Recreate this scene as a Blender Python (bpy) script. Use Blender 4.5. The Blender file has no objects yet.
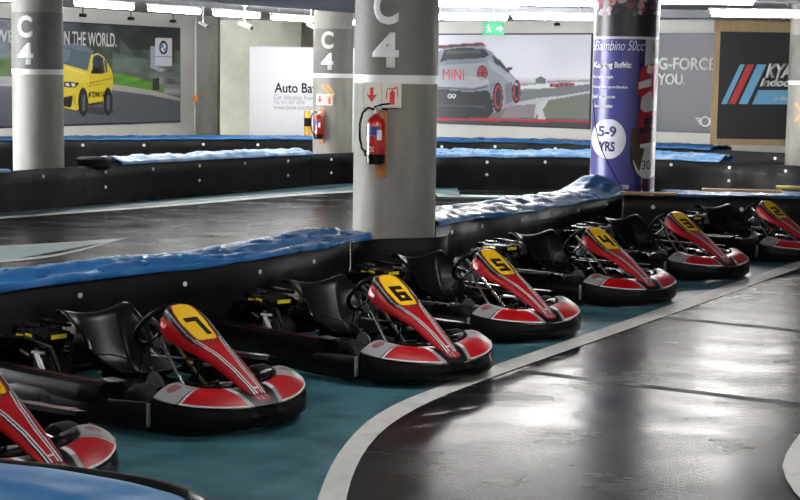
import bpy, bmesh, math, random
import numpy as np
from mathutils import Vector, Matrix, noise
random.seed(7)
C = bpy.context.scene.collection
R = math.radians

# ------------------------------------------------------------------ camera (true optics; used only to set real distances)
F = 1549.0
PITCH = math.atan(176/F)
ROLL = 0.0153
CAM_Z = 2.0
def at(px, py, z):
    """ground-plan point at height z that the survey of the photograph gives"""
    u = px-400; v = 250-py
    c, s = math.cos(ROLL), math.sin(ROLL)
    u, v = u*c - v*s, u*s + v*c
    cp, sp = math.cos(PITCH), math.sin(PITCH)
    d = Vector((u/F, cp + v/F*sp, -sp + v/F*cp))
    return Vector((0, 0, CAM_Z)) + d*((z-CAM_Z)/d.z)
def atY(px, py, Y):
    u = px-400; v = 250-py
    c, s = math.cos(ROLL), math.sin(ROLL)
    u, v = u*c - v*s, u*s + v*c
    cp, sp = math.cos(PITCH), math.sin(PITCH)
    d = Vector((u/F, cp + v/F*sp, -sp + v/F*cp))
    return Vector((0, 0, CAM_Z)) + d*(Y/d.y)
def at_plane(px, py, P, n):
    u = px-400; v = 250-py
    c, s = math.cos(ROLL), math.sin(ROLL)
    u, v = u*c - v*s, u*s + v*c
    cp, sp = math.cos(PITCH), math.sin(PITCH)
    d = Vector((u/F, cp + v/F*sp, -sp + v/F*cp))
    o = Vector((0, 0, CAM_Z))
    return o + d*((P-o).dot(n)/d.dot(n))

# ------------------------------------------------------------------ materials
def mat(name, col, rough=.5, metal=0., spec=.5, emit=None, es=0., coat=0., bump=None, var=None, rvar=None, attr=None):
    m = bpy.data.materials.new(name); m.use_nodes = True
    nt = m.node_tree; b = nt.nodes['Principled BSDF']; L = nt.links
    b.inputs['Base Color'].default_value = (*col, 1)
    b.inputs['Roughness'].default_value = rough
    b.inputs['Metallic'].default_value = metal
    b.inputs['Specular IOR Level'].default_value = spec
    b.inputs['Coat Weight'].default_value = coat
    b.inputs['Coat Roughness'].default_value = .12
    if emit:
        b.inputs['Emission Color'].default_value = (*emit, 1); b.inputs['Emission Strength'].default_value = es
    tc = None
    def coord():
        nonlocal tc
        if tc is None: tc = nt.nodes.new('ShaderNodeTexCoord')
        return tc.outputs['Object']
    def nz(scale, detail=4, stretch=None, rgh=.55):
        n = nt.nodes.new('ShaderNodeTexNoise'); n.inputs['Scale'].default_value = scale
        n.inputs['Detail'].default_value = detail; n.inputs['Roughness'].default_value = rgh
        if stretch:
            mp = nt.nodes.new('ShaderNodeMapping'); mp.inputs['Scale'].default_value = stretch[:3]
            if len(stretch) > 3: mp.inputs['Rotation'].default_value = (0, 0, stretch[3])
            L.new(coord(), mp.inputs['Vector']); L.new(mp.outputs[0], n.inputs['Vector'])
        else: L.new(coord(), n.inputs['Vector'])
        return n.outputs['Fac']
    if attr:
        a = nt.nodes.new('ShaderNodeAttribute'); a.attribute_name = attr
        L.new(a.outputs['Color'], b.inputs['Base Color'])
    if var:   # (colour2, scale, lo, hi, stretch)
        r = nt.nodes.new('ShaderNodeValToRGB')
        r.color_ramp.elements[0].position = var[2]; r.color_ramp.elements[1].position = var[3]
        r.color_ramp.elements[0].color = (*col, 1); r.color_ramp.elements[1].color = (*var[0], 1)
        L.new(nz(var[1], 6, var[4] if len(var) > 4 else None, .62), r.inputs[0])
        L.new(r.outputs[0], b.inputs['Base Color'])
    if rvar:  # (lo, hi, scale, stretch)
        mr = nt.nodes.new('ShaderNodeMapRange')
        mr.inputs['From Min'].default_value = .35; mr.inputs['From Max'].default_value = .65
        mr.inputs['To Min'].default_value = rvar[0]; mr.inputs['To Max'].default_value = rvar[1]
        L.new(nz(rvar[2], 5, rvar[3] if len(rvar) > 3 else None), mr.inputs['Value']); L.new(mr.outputs[0], b.inputs['Roughness'])
    if bump:  # (strength, scale, stretch)
        bn = nt.nodes.new('ShaderNodeBump'); bn.inputs['Strength'].default_value = bump[0]; bn.inputs['Distance'].default_value = .02
        L.new(nz(bump[1], 5, bump[2] if len(bump) > 2 else None), bn.inputs['Height']); L.new(bn.outputs[0], b.inputs['Normal'])
    return m
M = {}
M['asphalt'] = mat('polished_asphalt', (.006,.0065,.0075), .3, spec=.045, var=((.024,.026,.029), .8, .42, .85, (1, 1, 1)), rvar=(.17, .30, 1.1, (1.0, 1.8, 1, .75)))
M['asphalt_rough'] = mat('worn_joint', (.012,.012,.013), .6, rvar=(.42, .7, 4))
M['teal'] = mat('teal_floor_paint', (.050,.155,.19), .42, spec=.4, var=((.014,.058,.078), 2.4, .42, .70, (1, 1.6, 1, .8)), rvar=(.3, .55, 3), bump=(.05, 14))
M['pale_teal'] = mat('pale_teal_paint', (.42,.55,.56), .5, var=((.3,.42,.44), 2, .4, .7))
M['dull_teal'] = mat('dull_teal_paint', (.10,.20,.22), .45, var=((.05,.11,.12), 2, .4, .7))
M['line'] = mat('white_line_paint', (.62,.62,.60), .5, var=((.38,.38,.37), 5, .5, .8), bump=(.05, 20))
M['belt'] = mat('black_belt_rubber', (.005,.005,.0055), .42, spec=.18, var=((.017,.0165,.016), 2.5, .5, .8), rvar=(.3, .6, 3), bump=(.25, 3))
M['foam'] = mat('barrier_core', (.012,.012,.012), .8)
M['tarp'] = mat('blue_tarpaulin', (.022,.125,.33), .34, spec=.22, var=((.05,.19,.42), 3, .45, .75), rvar=(.22, .42, 4), bump=(.22, 9))
M['pale_tarp'] = mat('dusty_blue_tarpaulin', (.12,.29,.56), .32, var=((.42,.56,.72), 3.2, .45, .68), rvar=(.22, .45, 5), bump=(.16, 8))
M['bolt'] = mat('zinc_bolt', (.9,.9,.88), .4, metal=.2)
M['concrete'] = mat('grey_concrete', (.35,.335,.30), .65, var=((.20,.198,.17), 2.2, .38, .68, (1, 1, .35)), bump=(.12, 7))
M['concrete_dark'] = mat('olive_concrete', (.26,.26,.21), .8, var=((.17,.17,.135), 1.2, .35, .7), bump=(.1, 5))
M['pale_wall'] = mat('cream_wall_paint', (.74,.74,.69), .7, var=((.66,.66,.62), 1.1, .4, .7))
M['ceil'] = mat('ceiling_paint', (.50,.50,.51), .8, var=((.34,.35,.37), .8, .4, .7))
M['soffit'] = mat('soffit_concrete', (.36,.37,.41), .8, var=((.27,.28,.31), .9, .4, .7))
M['band'] = mat('grey_band_paint', (.17,.165,.15), .6, var=((.13,.125,.115), 3, .4, .7))
M['white'] = mat('white_paint', (.80,.80,.79), .5)
M['offwhite'] = mat('white_board', (.82,.82,.85), .45)
M['letter_grey'] = mat('grey_lettering', (.35,.35,.36), .6)
M['black_ink'] = mat('black_lettering', (.004,.004,.004), .5, spec=.2)
M['chevron'] = mat('orange_chevron_paint', (.75,.42,.12), .6)
M['tube'] = mat('lit_tube', (1,1,1), .5, emit=(1,.98,.95), es=68)
M['fixture'] = mat('fixture_white', (.6,.6,.6), .5)
M['gloss_black'] = mat('gloss_black_plastic', (.004,.004,.0045), .22, spec=.2, rvar=(.16, .36, 9))
M['bumper'] = mat('scuffed_black_plastic', (.005,.005,.0055), .34, spec=.09, rvar=(.24, .45, 7), bump=(.05, 11))
M['seat'] = mat('seat_shell', (.003,.0033,.0036), .30, spec=.25)
M['paint'] = mat('painted_graphics', (.5,.5,.5), .33, spec=.32, attr='Col', coat=.0)
M['smooth_tarp'] = mat('smooth_blue_tarpaulin', (.018,.145,.37), .34, spec=.14, var=((.035,.20,.44), 1.4, .45, .75), bump=(.30, 3.5))
M['pod'] = mat('satin_black_pod', (.0035,.0035,.004), .36, spec=.07)
M['concrete_dimmed'] = mat('dimmed_grey_concrete', (.27,.255,.225), .65, var=((.15,.147,.125), 2.0, .38, .66, (1, 1, .35)), bump=(.14, 7))  # darker copy of the concrete: near pillar's dimmer light put into its colour
M['chrome'] = mat('chrome', (.75,.75,.77), .16, metal=1)
M['alu'] = mat('dull_aluminium', (.42,.42,.42), .4, metal=.9)
M['tyre'] = mat('tyre_rubber', (.006,.006,.006), .65, spec=.22)
M['yellow'] = mat('yellow_sticker', (.75,.60,.02), .4)
M['plate_yellow'] = mat('yellow_plate', (.80,.52,.02), .35)
M['tank'] = mat('beige_tank', (.42,.39,.33), .5)
M['ext_red'] = mat('extinguisher_red', (.42,.008,.012), .25, coat=.5)
M['sign_red'] = mat('sign_red', (.72,.04,.04), .5)
M['sign_white'] = mat('photoluminescent_white', (.78,.76,.66), .5)
M['wood'] = mat('varnished_wood', (.50,.20,.075), .45, var=((.36,.13,.05), 3, .4, .7, (6, 6, 1)))
M['ply'] = mat('pale_plywood', (.50,.37,.21), .6, var=((.42,.30,.16), 2, .4, .7, (6, 6, 1)))
M['plank'] = mat('pine_plank', (.62,.40,.20), .6)
M['plank_yellow'] = mat('yellow_plank', (.70,.62,.08), .5)
M['label_blue'] = mat('blue_label', (.03,.04,.22), .4)
M['green'] = mat('exit_green', (.03,.33,.15), .4, spec=.3)
M['poster'] = mat('printed_vinyl', (.5,.5,.5), .38, attr='Col')
M['dark_board'] = mat('charcoal_board', (.030,.030,.033), .5)
M['poster_grey'] = mat('charcoal_vinyl', (.055,.055,.062), .45)
M['frame'] = mat('black_frame', (.01,.01,.012), .4)
M['sky_blue'] = mat('sky_blue_vinyl', (.19,.50,.74), .5)
M['stripe_red'] = mat('red_vinyl', (.66,.06,.06), .5)
M['pvc'] = mat('white_pvc', (.7,.7,.68), .4)
M['orange'] = mat('orange_brown_plastic', (.5,.16,.03), .5)
M['hazard_yellow'] = mat('hazard_yellow', (.75,.42,.03), .5)
M['bronze_pillar'] = mat('dark_wrap', (.02,.02,.022), .35)

# ------------------------------------------------------------------ mesh helpers
def link(name, me, m, parent=None):
    o = bpy.data.objects.new(name, me); C.objects.link(o)
    for mm in (m if isinstance(m, (list, tuple)) else [m]): me.materials.append(mm)
    if parent: o.parent = parent
    return o
def tag(o, label=None, cat=None, group=None, kind=None):
    if label: o['label'] = label
    if cat: o['category'] = cat
    if group: o['group'] = group
    if kind: o['kind'] = kind
    return o
def empty(name, loc=(0,0,0), rz=0):
    o = bpy.data.objects.new(name, None); C.objects.link(o); o.location = loc; o.rotation_euler = (0,0,rz)
    o.empty_display_size = .1
    return o
class MB:
    def __init__(s): s.bm = bmesh.new()
    def face(s, pts, mi=0):
        f = s.bm.faces.new([s.bm.verts.new(p) for p in pts]); f.material_index = mi; return f
    def box(s, c, d, rot=None, bev=0):
        ret = bmesh.ops.create_cube(s.bm, size=1)
        vs = ret['verts']
        for v in vs: v.co = Vector((v.co.x*d[0], v.co.y*d[1], v.co.z*d[2]))
        if bev:
            es = list({e for v in vs for e in v.link_edges})
            r = bmesh.ops.bevel(s.bm, geom=es, offset=bev, segments=2, affect='EDGES', profile=.5)
            vs = list({v for f in r['faces'] for v in f.verts} | {v for v in vs if v.is_valid})
        mt = Matrix.Translation(c)
        if rot is not None: mt = mt @ rot.to_4x4()
        for v in vs: v.co = mt @ v.co
        return s
    def tube(s, pts, r, n=10, cap=True):
        pts = [Vector(p) for p in pts]; rings = []
        rr = r if isinstance(r, (list, tuple)) else [r]*len(pts)
        up = None
        for i, p in enumerate(pts):
            if i == 0: t = pts[1]-p
            elif i == len(pts)-1: t = p-pts[i-1]
            else: t = (pts[i+1]-p).normalized() + (p-pts[i-1]).normalized()
            t.normalize()
            if up is None: up = Vector((0,0,1)) if abs(t.z) < .9 else Vector((1,0,0))
            a = t.cross(up)
            a.normalize(); b = a.cross(t); up = b
            rings.append([s.bm.verts.new(p + (a*math.cos(2*math.pi*k/n) + b*math.sin(2*math.pi*k/n))*rr[i]) for k in range(n)])
        for i in range(len(rings)-1):
            for k in range(n):
                s.bm.faces.new((rings[i][k], rings[i][(k+1)%n], rings[i+1][(k+1)%n], rings[i+1][k]))
        if cap: s.bm.faces.new(rings[0][::-1]); s.bm.faces.new(rings[-1])
        return s
    def lathe(s, prof, c=(0,0,0), axis='z', n=32):
        rings = []; c = Vector(c)
        for r, h in prof:
            ring = []
            for k in range(n):
                a = 2*math.pi*k/n; x, y = r*math.cos(a), r*math.sin(a)
                p = {'z': (x,y,h), 'y': (x,h,y), 'x': (h,x,y)}[axis]
                ring.append(s.bm.verts.new(c+Vector(p)))
            rings.append(ring)
        for i in range(len(rings)-1):
            for k in range(n): s.bm.faces.new((rings[i][k], rings[i][(k+1)%n], rings[i+1][(k+1)%n], rings[i+1][k]))
        if prof[0][0] > 1e-5: s.bm.faces.new(rings[0][::-1])
        if prof[-1][0] > 1e-5: s.bm.faces.new(rings[-1])
        return s
    def loft(s, rings, closed=True, cap=True):
        vr = [[s.bm.verts.new(p) for p in r] for r in rings]; n = len(vr[0])
        for i in range(len(vr)-1):
            for k in range(n if closed else n-1):
                s.bm.faces.new((vr[i][k], vr[i][(k+1)%n], vr[i+1][(k+1)%n], vr[i+1][k]))
        if cap and closed: s.bm.faces.new(vr[0][::-1]); s.bm.faces.new(vr[-1])
        return s
    def build(s, name, m, parent=None, smooth=35):
        bmesh.ops.recalc_face_normals(s.bm, faces=s.bm.faces)
        me = bpy.data.meshes.new(name); s.bm.to_mesh(me); s.bm.free()
        if smooth:
            me.polygons.foreach_set('use_smooth', [True]*len(me.polygons)); me.set_sharp_from_angle(angle=R(smooth))
        return link(name, me, m, parent)
def grid_mesh(name, P, m, parent=None, cols=None, thick=0, smooth=True, corner=False):
    """P: (n,m,3) array of points -> one surface mesh, with optional colour attribute and real thickness"""
    P = np.asarray(P, float); n, k, _ = P.shape
    idx = np.arange(n*k).reshape(n, k)
    f = np.stack([idx[:-1,:-1], idx[1:,:-1], idx[1:,1:], idx[:-1,1:]], -1).reshape(-1, 4)
    me = bpy.data.meshes.new(name)
    me.from_pydata(P.reshape(-1,3).tolist(), [], f.tolist())
    if cols is not None:
        a = me.color_attributes.new('Col', 'FLOAT_COLOR', 'POINT')
        c = np.ones((n*k, 4)); c[:, :3] = cols.reshape(-1, 3)
        a.data.foreach_set('color', c.ravel())
    if smooth: me.polygons.foreach_set('use_smooth', [True]*len(me.polygons))
    o = link(name, me, m, parent)
    if thick:
        md = o.modifiers.new('thickness', 'SOLIDIFY'); md.thickness = abs(thick); md.offset = -1 if thick > 0 else 1
    return o
def srgb(h):
    c = np.array([int(h[i:i+2], 16)/255 for i in (0, 2, 4)])
    return np.where(c <= .04045, c/12.92, ((c+.055)/1.055)**2.4)

def text_mesh(s, bold=0., shear=0., spacing=1.):
    cu = bpy.data.curves.new('t', 'FONT'); cu.body = s; cu.offset = bold; cu.shear = shear; cu.space_character = spacing
    cu.resolution_u = 4
    o = bpy.data.objects.new('t', cu); C.objects.link(o)
    dg = bpy.context.evaluated_depsgraph_get()
    me = bpy.data.meshes.new_from_object(o.evaluated_get(dg))
    bpy.data.objects.remove(o); bpy.data.curves.remove(cu)
    bm = bmesh.new(); bm.from_mesh(me); bpy.data.meshes.remove(me)
    bmesh.ops.remove_doubles(bm, verts=bm.verts, dist=1e-5)
    xs = [v.co.x for v in bm.verts]; ys = [v.co.y for v in bm.verts]
    x0, x1, y0, y1 = min(xs), max(xs), min(ys), max(ys)
    for v in bm.verts: v.co.x = (v.co.x-x0)/(x1-x0); v.co.y = (v.co.y-y0)/(y1-y0)
    return bm   # normalised to the unit square
def thicken(bm, f, depth):
    """map unit-square verts with f(u,v,d) and give the lettering a real depth"""
    ret = bmesh.ops.extrude_face_region(bm, geom=list(bm.faces))
    top = {v for v in ret['geom'] if isinstance(v, bmesh.types.BMVert)}
    for v in bm.verts:
        v.co = f(v.co.x, v.co.y, depth if v in top else 0)
def lettering(name, s, f, m, parent, bold=0, shear=0, slices=0, depth=.004, spacing=1.):
    bm = text_mesh(s, bold, shear, spacing)
    for i in range(1, slices):
        bmesh.ops.bisect_plane(bm, geom=list(bm.verts)+list(bm.edges)+list(bm.faces), plane_co=(i/slices, 0, 0), plane_no=(1, 0, 0))
    thicken(bm, f, depth)
    bmesh.ops.recalc_face_normals(bm, faces=bm.faces)
    me = bpy.data.meshes.new(name); bm.to_mesh(me); bm.free()
    return link(name, me, m, parent)
def copy_tree(o, parent=None):
    c = o.copy(); C.objects.link(c)
    if parent: c.parent = parent
    for ch in list(o.children): copy_tree(ch, c)
    return c
def resample(pts, step):
    pts = [Vector((p[0], p[1])) for p in pts]
    # Catmull-Rom smoothing then even spacing
    ex = [pts[0]*2-pts[1]] + pts + [pts[-1]*2-pts[-2]]
    out = []
    for i in range(1, len(ex)-2):
        for k in range(12):
            t = k/12; a, b, c, d = ex[i-1], ex[i], ex[i+1], ex[i+2]
            out.append(.5*((2*b) + (c-a)*t + (2*a-5*b+4*c-d)*t*t + (3*b-a-3*c+d)*t**3))
    out.append(pts[-1])
    L = [0]
    for i in range(1, len(out)): L.append(L[-1] + (out[i]-out[i-1]).length)
    n = max(2, int(L[-1]/step)+1); res = []; j = 0
    for i in range(n):
        s = L[-1]*i/(n-1)
        while j < len(L)-2 and L[j+1] < s: j += 1
        t = (s-L[j])/max(1e-9, L[j+1]-L[j]); res.append(out[j].lerp(out[j+1], t))
    return res, L[-1]
def side_normals(P):
    N = []
    for i in range(len(P)):
        t = P[min(i+1, len(P)-1)] - P[max(i-1, 0)]; t.normalize(); N.append(Vector((-t.y, t.x)))
    return N

# ------------------------------------------------------------------ setting: floor and paint
mb = MB(); mb.box((0, 18, -.05), (50, 64, .1)); fl = tag(mb.build('floor', M['asphalt'], smooth=0), kind='structure')
def ribbon(name, left, right, z, m, parent):
    n = max(len(left), len(right))
    L, _ = resample(left, .25); n = len(L)
    Rr, ln = resample(right, .25)
    def pick(Q, i):
        t = i/(n-1)*(len(Q)-1); a = int(min(t, len(Q)-2)); return Q[a].lerp(Q[a+1], t-a)
    P = [[(*L[i], z), (*pick(Rr, i), z)] for i in range(n)]
    return grid_mesh(name, P, m, parent, smooth=False)
line_l = [(-.42,5.2),(-.41,6.2),(-.37,7.12),(-.34,7.68),(-.28,8.21),(-.17,8.78),(.01,9.31),(.27,9.82),(.55,10.36),(.87,10.93),(1.6,12.18),(2.78,14.25),(4.38,17.0),(6.5,20.6)]
line_r = [(-.24,5.2),(-.24,6.2),(-.235,7.13),(-.21,7.68),(-.15,8.2),(-.03,8.74),(.18,9.3),(.45,9.83),(.84,10.52),(1.56,11.75),(2.71,13.72),(4.27,16.42),(6.6,20.3)]
ribbon('painted_line', line_l, line_r, .006, M['line'], fl)
near_rim = [at(-60,302,.55), at(0,292,.55), at(60,284,.55), at(130,275.5,.55), at(240,262,.55), at(300,251,.55), at(350,242,.55)]
tl = [Vector((-3.5,5.2)), Vector((-3.4,7)), Vector((-3.2,8.6))] + [Vector((p.x,p.y)) for p in near_rim[1:]] + [Vector((.4,14.9)), Vector((1.8,17.4)), Vector((3.0,19.3)), Vector((5.6,19.3))]
ribbon('painted_bay', tl, line_l, .003, M['teal'], fl)
w = [(2.6,9.3),(2.36,8.79),(2.13,8.25),(2.0,7.86),(1.95,7.52),(1.94,7.2),(1.98,6.6)]
ribbon('painted_line', w, [(a+.9, b+.1) for a, b in w], .006, M['line'], fl)
# joints across the asphalt
for a, b, wd in (((519,371),(810,406),.10), ((662,317),(820,333),.12)):
    p, q = at(*a, 0), at(*b, 0); t = (q-p).normalized(); nn = Vector((-t.y, t.x, 0))*wd/2
    q = q + t*2
    grid_mesh('worn_joint', [[p+nn+Vector((0,0,.002)), p-nn+Vector((0,0,.002))], [q+nn+Vector((0,0,.002)), q-nn+Vector((0,0,.002))]], M['asphalt_rough'], fl, smooth=False)
# far track markings
def poly(name, pts, z, m, parent):
    mb = MB(); mb.face([(p[0], p[1], z) for p in pts]); return mb.build(name, m, parent, smooth=0)
poly('painted_wedge', [(-7.5,14.6),(-4.15,15.94),(-3.30,18.3),(-4.5,17.29),(-7.5,15.9)], .003, M['pale_teal'], fl)
ribbon('painted_line', [(-7.6,15.95),(-4.55,17.36),(-3.28,18.38)], [(-7.6,15.75),(-4.5,17.15),(-3.28,18.36)], .006, M['line'], fl)
ribbon('painted_line', [(-7.5,14.75),(-4.15,16.1),(-3.28,18.3)], [(-7.5,14.5),(-4.1,15.85),(-3.27,18.32)], .006, M['line'], fl)
ribbon('painted_strip', [(-7.5,19.2),(-5.6,21.4),(-3.1,24.9),(-.9,28.2),(1,27.6)], [(-7.2,18.5),(-5.41,20.75),(-3.6,22.9),(-.88,26.4),(1,25.9)], .003, M['dull_teal'], fl)
ribbon('painted_line', [(-7.2,18.5),(-5.41,20.75),(-3.6,22.9),(-.88,26.4),(1,25.9)], [(-7.1,18.35),(-5.3,20.55),(-3.5,22.7),(-.8,26.1),(1,25.6)], .006, M['line'], fl)
ribbon('painted_line', [(.6,25.9),(2,25.9),(5,25.7),(7,25.2)], [(.6,25.4),(2,25.4),(5,25.2),(7,24.7)], .006, M['pale_teal'], fl)

# ------------------------------------------------------------------ walls, ceiling
Zb, Zt, ZC = .765, 3.02, 3.36
def wall_seg(name, a, b, z0, z1, th, m, parent=None):
    a, b = Vector((*a, 0)), Vector((*b, 0)); t = b-a; L = t.length; ang = math.atan2(t.y, t.x)
    mb = MB(); mb.box(((a.x+b.x)/2, (a.y+b.y)/2, (z0+z1)/2), (L, th, z1-z0), Matrix.Rotation(ang, 3, 'Z'))
    return mb.build(name, m, parent, smooth=0)
LW0, LW1 = Vector((-13.5, 24.0)), Vector((-5.52, 38.4))
dL = (Vector((-5.52,38.4)) - Vector((-8.5,33.0))).normalized()
LWe = Vector((-5.52,38.4)) + dL*.7
LWs = LWe - dL*18
nL = Vector((dL.y, -dL.x))      # towards the room
def off(p, n, d): return (p.x+n.x*d, p.y+n.y*d)
tag(wall_seg('wall_left', off(LWs, nL, -.12), off(LWe, nL, -.12), 0, ZC, .2, M['pale_wall']), kind='structure')
mb = MB(); mb.box((LWe.x+.28, LWe.y+.2, ZC/2), (.55, .6, ZC)); tag(mb.build('wall_left', M['concrete'], smooth=0), kind='structure')
tag(wall_seg('wall_recess', (-6.5, 42), (3.5, 42), 0, ZC, .2, M['concrete_dark']), kind='structure')
mb = MB(); mb.box((-2.95, 41.6, ZC/2), (.5, .5, ZC)); tag(mb.build('wall_recess', M['concrete_dark'], smooth=0), kind='structure')
RW0, RW1 = Vector((-.6, 41.55)), Vector((7.27, 36.0))
dR = (Vector((7.27,36.0)) - Vector((.97,40.5))).normalized(); nR = Vector((dR.y, -dR.x))
if nR.y > 0: nR = -nR
RWs = Vector((.97,40.5)) - dR*1.6; RWe = Vector((7.27,36.0)) + dR*9
tag(wall_seg('wall_right', off(RWs, nR, -.12), off(RWe, nR, -.12), 0, ZC, .2, M['pale_wall']), kind='structure')
# side walls of the hall out of the picture (openings to daylight on the left)
tag(wall_seg('wall_right', (16.5, 31), (16.5, -8), 0, ZC, .2, M['concrete_dark']), kind='structure')
tag(wall_seg('wall_rear', (-16, -8), (16.5, -8), 0, ZC, .2, M['concrete_dark']), kind='structure')
tag(wall_seg('wall_left', (-16, -8), (-16, 16), 0, ZC, .2, M['concrete_dark']), kind='structure')
mb = MB(); mb.box((0, 18, ZC+.1), (50, 64, .2)); cl = tag(mb.build('ceiling', M['ceil'], smooth=0), kind='structure')
# lower soffit slab over the near left part
e0, e1 = atY(205, 0, 25.5), atY(352, 13.5, 28.9)
d = (e1-e0).normalized()
a = Vector((e0.x, e0.y)) - Vector((d.x, d.y))*14; b = Vector((e1.x, e1.y)) + Vector((d.x,d.y))*1.2
mb = MB()
low = [(-16, 8), (-16, a.y), (a.x, a.y), (b.x, b.y), (b.x+.35, 8)]
pts = [(a.x, a.y), (b.x, b.y), (b.x+.1, 17), (-9, 17), (a.x-1, a.y-1)]
vb = [mb.bm.verts.new((x, y, 3.11)) for x, y in pts]; vt = [mb.bm.verts.new((x, y, ZC)) for x, y in pts]
mb.bm.faces.new(vb); mb.bm.faces.new(vt[::-1])
for i in range(len(pts)): mb.bm.faces.new((vb[i], vb[(i+1)%len(pts)], vt[(i+1)%len(pts)], vt[i]))
mb.build('soffit', M['soffit'], cl, smooth=0)
for Y, xx in ((31.5, 7), (24.5, 8)):      # downstand beams over the right part
    mb = MB(); mb.box((xx, Y, 3.28), (14, .5, .16)); mb.build('beam', M['soffit'], cl, smooth=0)

# ------------------------------------------------------------------ ceiling lights
def light_proto():
    t = empty('ceiling_light')
    mb = MB(); mb.box((0,0,.075), (1.62,.055,.04), bev=.01); mb.box((-.76,0,.03), (.05,.05,.06)); mb.box((.76,0,.03), (.05,.05,.06)); mb.build('housing', M['fixture'], t)
    mb = MB(); mb.tube([(-.74,0,.0),(.74,0,.0)], .045, 10); mb.build('tube', M['tube'], t)
    return t
lp = light_proto(); nlight = [0]
def place_light(x, y, z, ang, label):
    o = lp if nlight[0] == 0 else copy_tree(lp); nlight[0] += 1
    o.location = (x, y, z); o.rotation_euler = (0, 0, ang)
    tag(o, label, 'ceiling light', 'fluorescent ceiling lights')
    mbx = ZC - z - .1
    if mbx > .05:
        k = MB(); k.tube([(-.5,0,.1),(-.5,0,.1+mbx)], .008, 6); k.tube([(.5,0,.1),(.5,0,.1+mbx)], .008, 6); k.build('hanger', M['fixture'], o)
angL = math.atan2(dL.y, dL.x)
labsL = ['lit tube light over the yellow car poster, first right of the cream pillar', 'lit tube light above the logo end of the yellow car poster',
         'lit tube light just before the security camera over the recess', 'lit tube light above the white company board beside the pillar', 'lit tube light at the far end of the row behind the extinguisher pillar']
labsL = {-3:'lit tube light beyond the picture at the near end of the left row', -2:'lit tube light at the top left corner behind the cream pillar'}|{i-1:l for i, l in enumerate(labsL)}
P0 = Vector((-3.2, 30.6))
for i in range(-3, 3):
    p = P0 + dL*(i*1.98 - .1)
    place_light(p.x, p.y, 3.1, angL, labsL[i])
for px, py, Y, lab in ((467,17.5,29.3,'lit tube light directly before the green exit sign'), (553,17.2,29.3,'lit tube light above the race car poster right of the exit sign'),
                   (470,4,23.8,'upper lit tube light between the near pillar and banner pillar, left one'), (560,3,23.8,'upper lit tube light between the two pillars, right one beside the banner'),
                   (700,1,22.2,'lit tube light at the picture top above the grey text poster'), (757,14.3,26.2,'lit tube light above the striped charcoal board')):
    p = atY(px, py, Y); place_light(p.x, p.y, p.z, R(-1.5), lab)
k = 0
for Y in (9.5, 3.0):  # unseen tube rows, added to light the near karts and foreground tarpaulin
    for X in (-4.0, 1.2, 6.4):
        place_light(X, Y, 3.1 if not (X < 1 and Y > 17) else 3.0, 0, 'unseen tube light added on the ceiling above the near karts and track'); k += 1

# ------------------------------------------------------------------ pillars
def cylf(cx, cy, r, a0, scale_u, z0, hgt, th0=0.):
    """unit square -> patch on a cylinder; a0 = centre angle from -Y towards -X (negative is left in the picture)"""
    def f(u, v, d):
        a = a0 + (u-.5)*scale_u/r
        return Vector((cx + (r+th0+d)*math.sin(a), cy - (r+th0+d)*math.cos(a), z0 + v*hgt))
    return f
def shell(name, cx, cy, r, z0, z1, m, parent, n=64):
    mb = MB(); mb.lathe([(r-.004, z0), (r, z0), (r, z1), (r-.004, z1)], (cx, cy, 0), n=n); return mb.build(name, m, parent)
def pillar(cx, cy, r, lab, letters=True, top=ZC, m=None):
    t = empty('concrete_pillar', (cx, cy, 0))
    mb = MB(); mb.lathe([(r, 0), (r, top)], n=72); mb.build('shaft', m or M['concrete'], t)
    shell('painted_band', 0, 0, r+.002, 1.99, 2.81, M['band'], t); shell('painted_stripe', 0, 0, r+.003, 1.912, 1.99, M['white'], t)
    if letters:
        lettering('letter', 'C', cylf(0, 0, r, R(-15), .235, 2.44, .32, .002), M['white'], t, bold=.035, slices=8)
        lettering('numeral', '4', cylf(0, 0, r, R(-15), .25, 2.055, .315, .002), M['white'], t, bold=.035, slices=8)
    tag(t, lab, 'pillar')
    return t
NP = (atY(395, 150, 14.42).x, 14.42); R0 = .385
pA = pillar(*NP, R0, 'near round concrete pillar marked C4 carrying the larger fire extinguisher', m=M['concrete_dimmed'])
LP_ = (atY(38, 100, 22.95).x, 22.95)
pB = pillar(*LP_, .371, 'bright round concrete pillar marked C4 in front of the yellow car poster')
MP = (atY(332.8, 100, 29.1).x, 29.1)
pC = pillar(*MP, .368, 'farther round concrete pillar marked C4 beside the white company board')
RP = (atY(810, 100, 28.4).x, 28.4)
pD = pillar(*RP, .40, 'round concrete pillar at the edge beside the striped charcoal board', letters=False)
def chevrons(t, r, a0, z0, s=1.):
    for k in (0, 1):
        for up in (1, -1):
            mb = MB(); f = cylf(0, 0, r, a0 + k*.27, 1, 0, 1, .003)
            u0, u1 = .5-.08, .5+.05
            for q in range(4):
                a = u0+(u1-u0)*q/4; b = u0+(u1-u0)*(q+1)/4
                za = z0 - up*0 + (.17*(1-(a-u0)/(u1-u0)))*up; zb = z0 + (.17*(1-(b-u0)/(u1-u0)))*up
                mb.face([f(a, za-.0, 0), f(a+.055, za, 0), f(b+.055, zb, 0), f(b, zb, 0)])
            mb.build('chevron', M['chevron'], t, smooth=0)
chevrons(pC, .368, R(-22), 1.62); chevrons(pD, .40, R(-45), 1.42)

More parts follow.
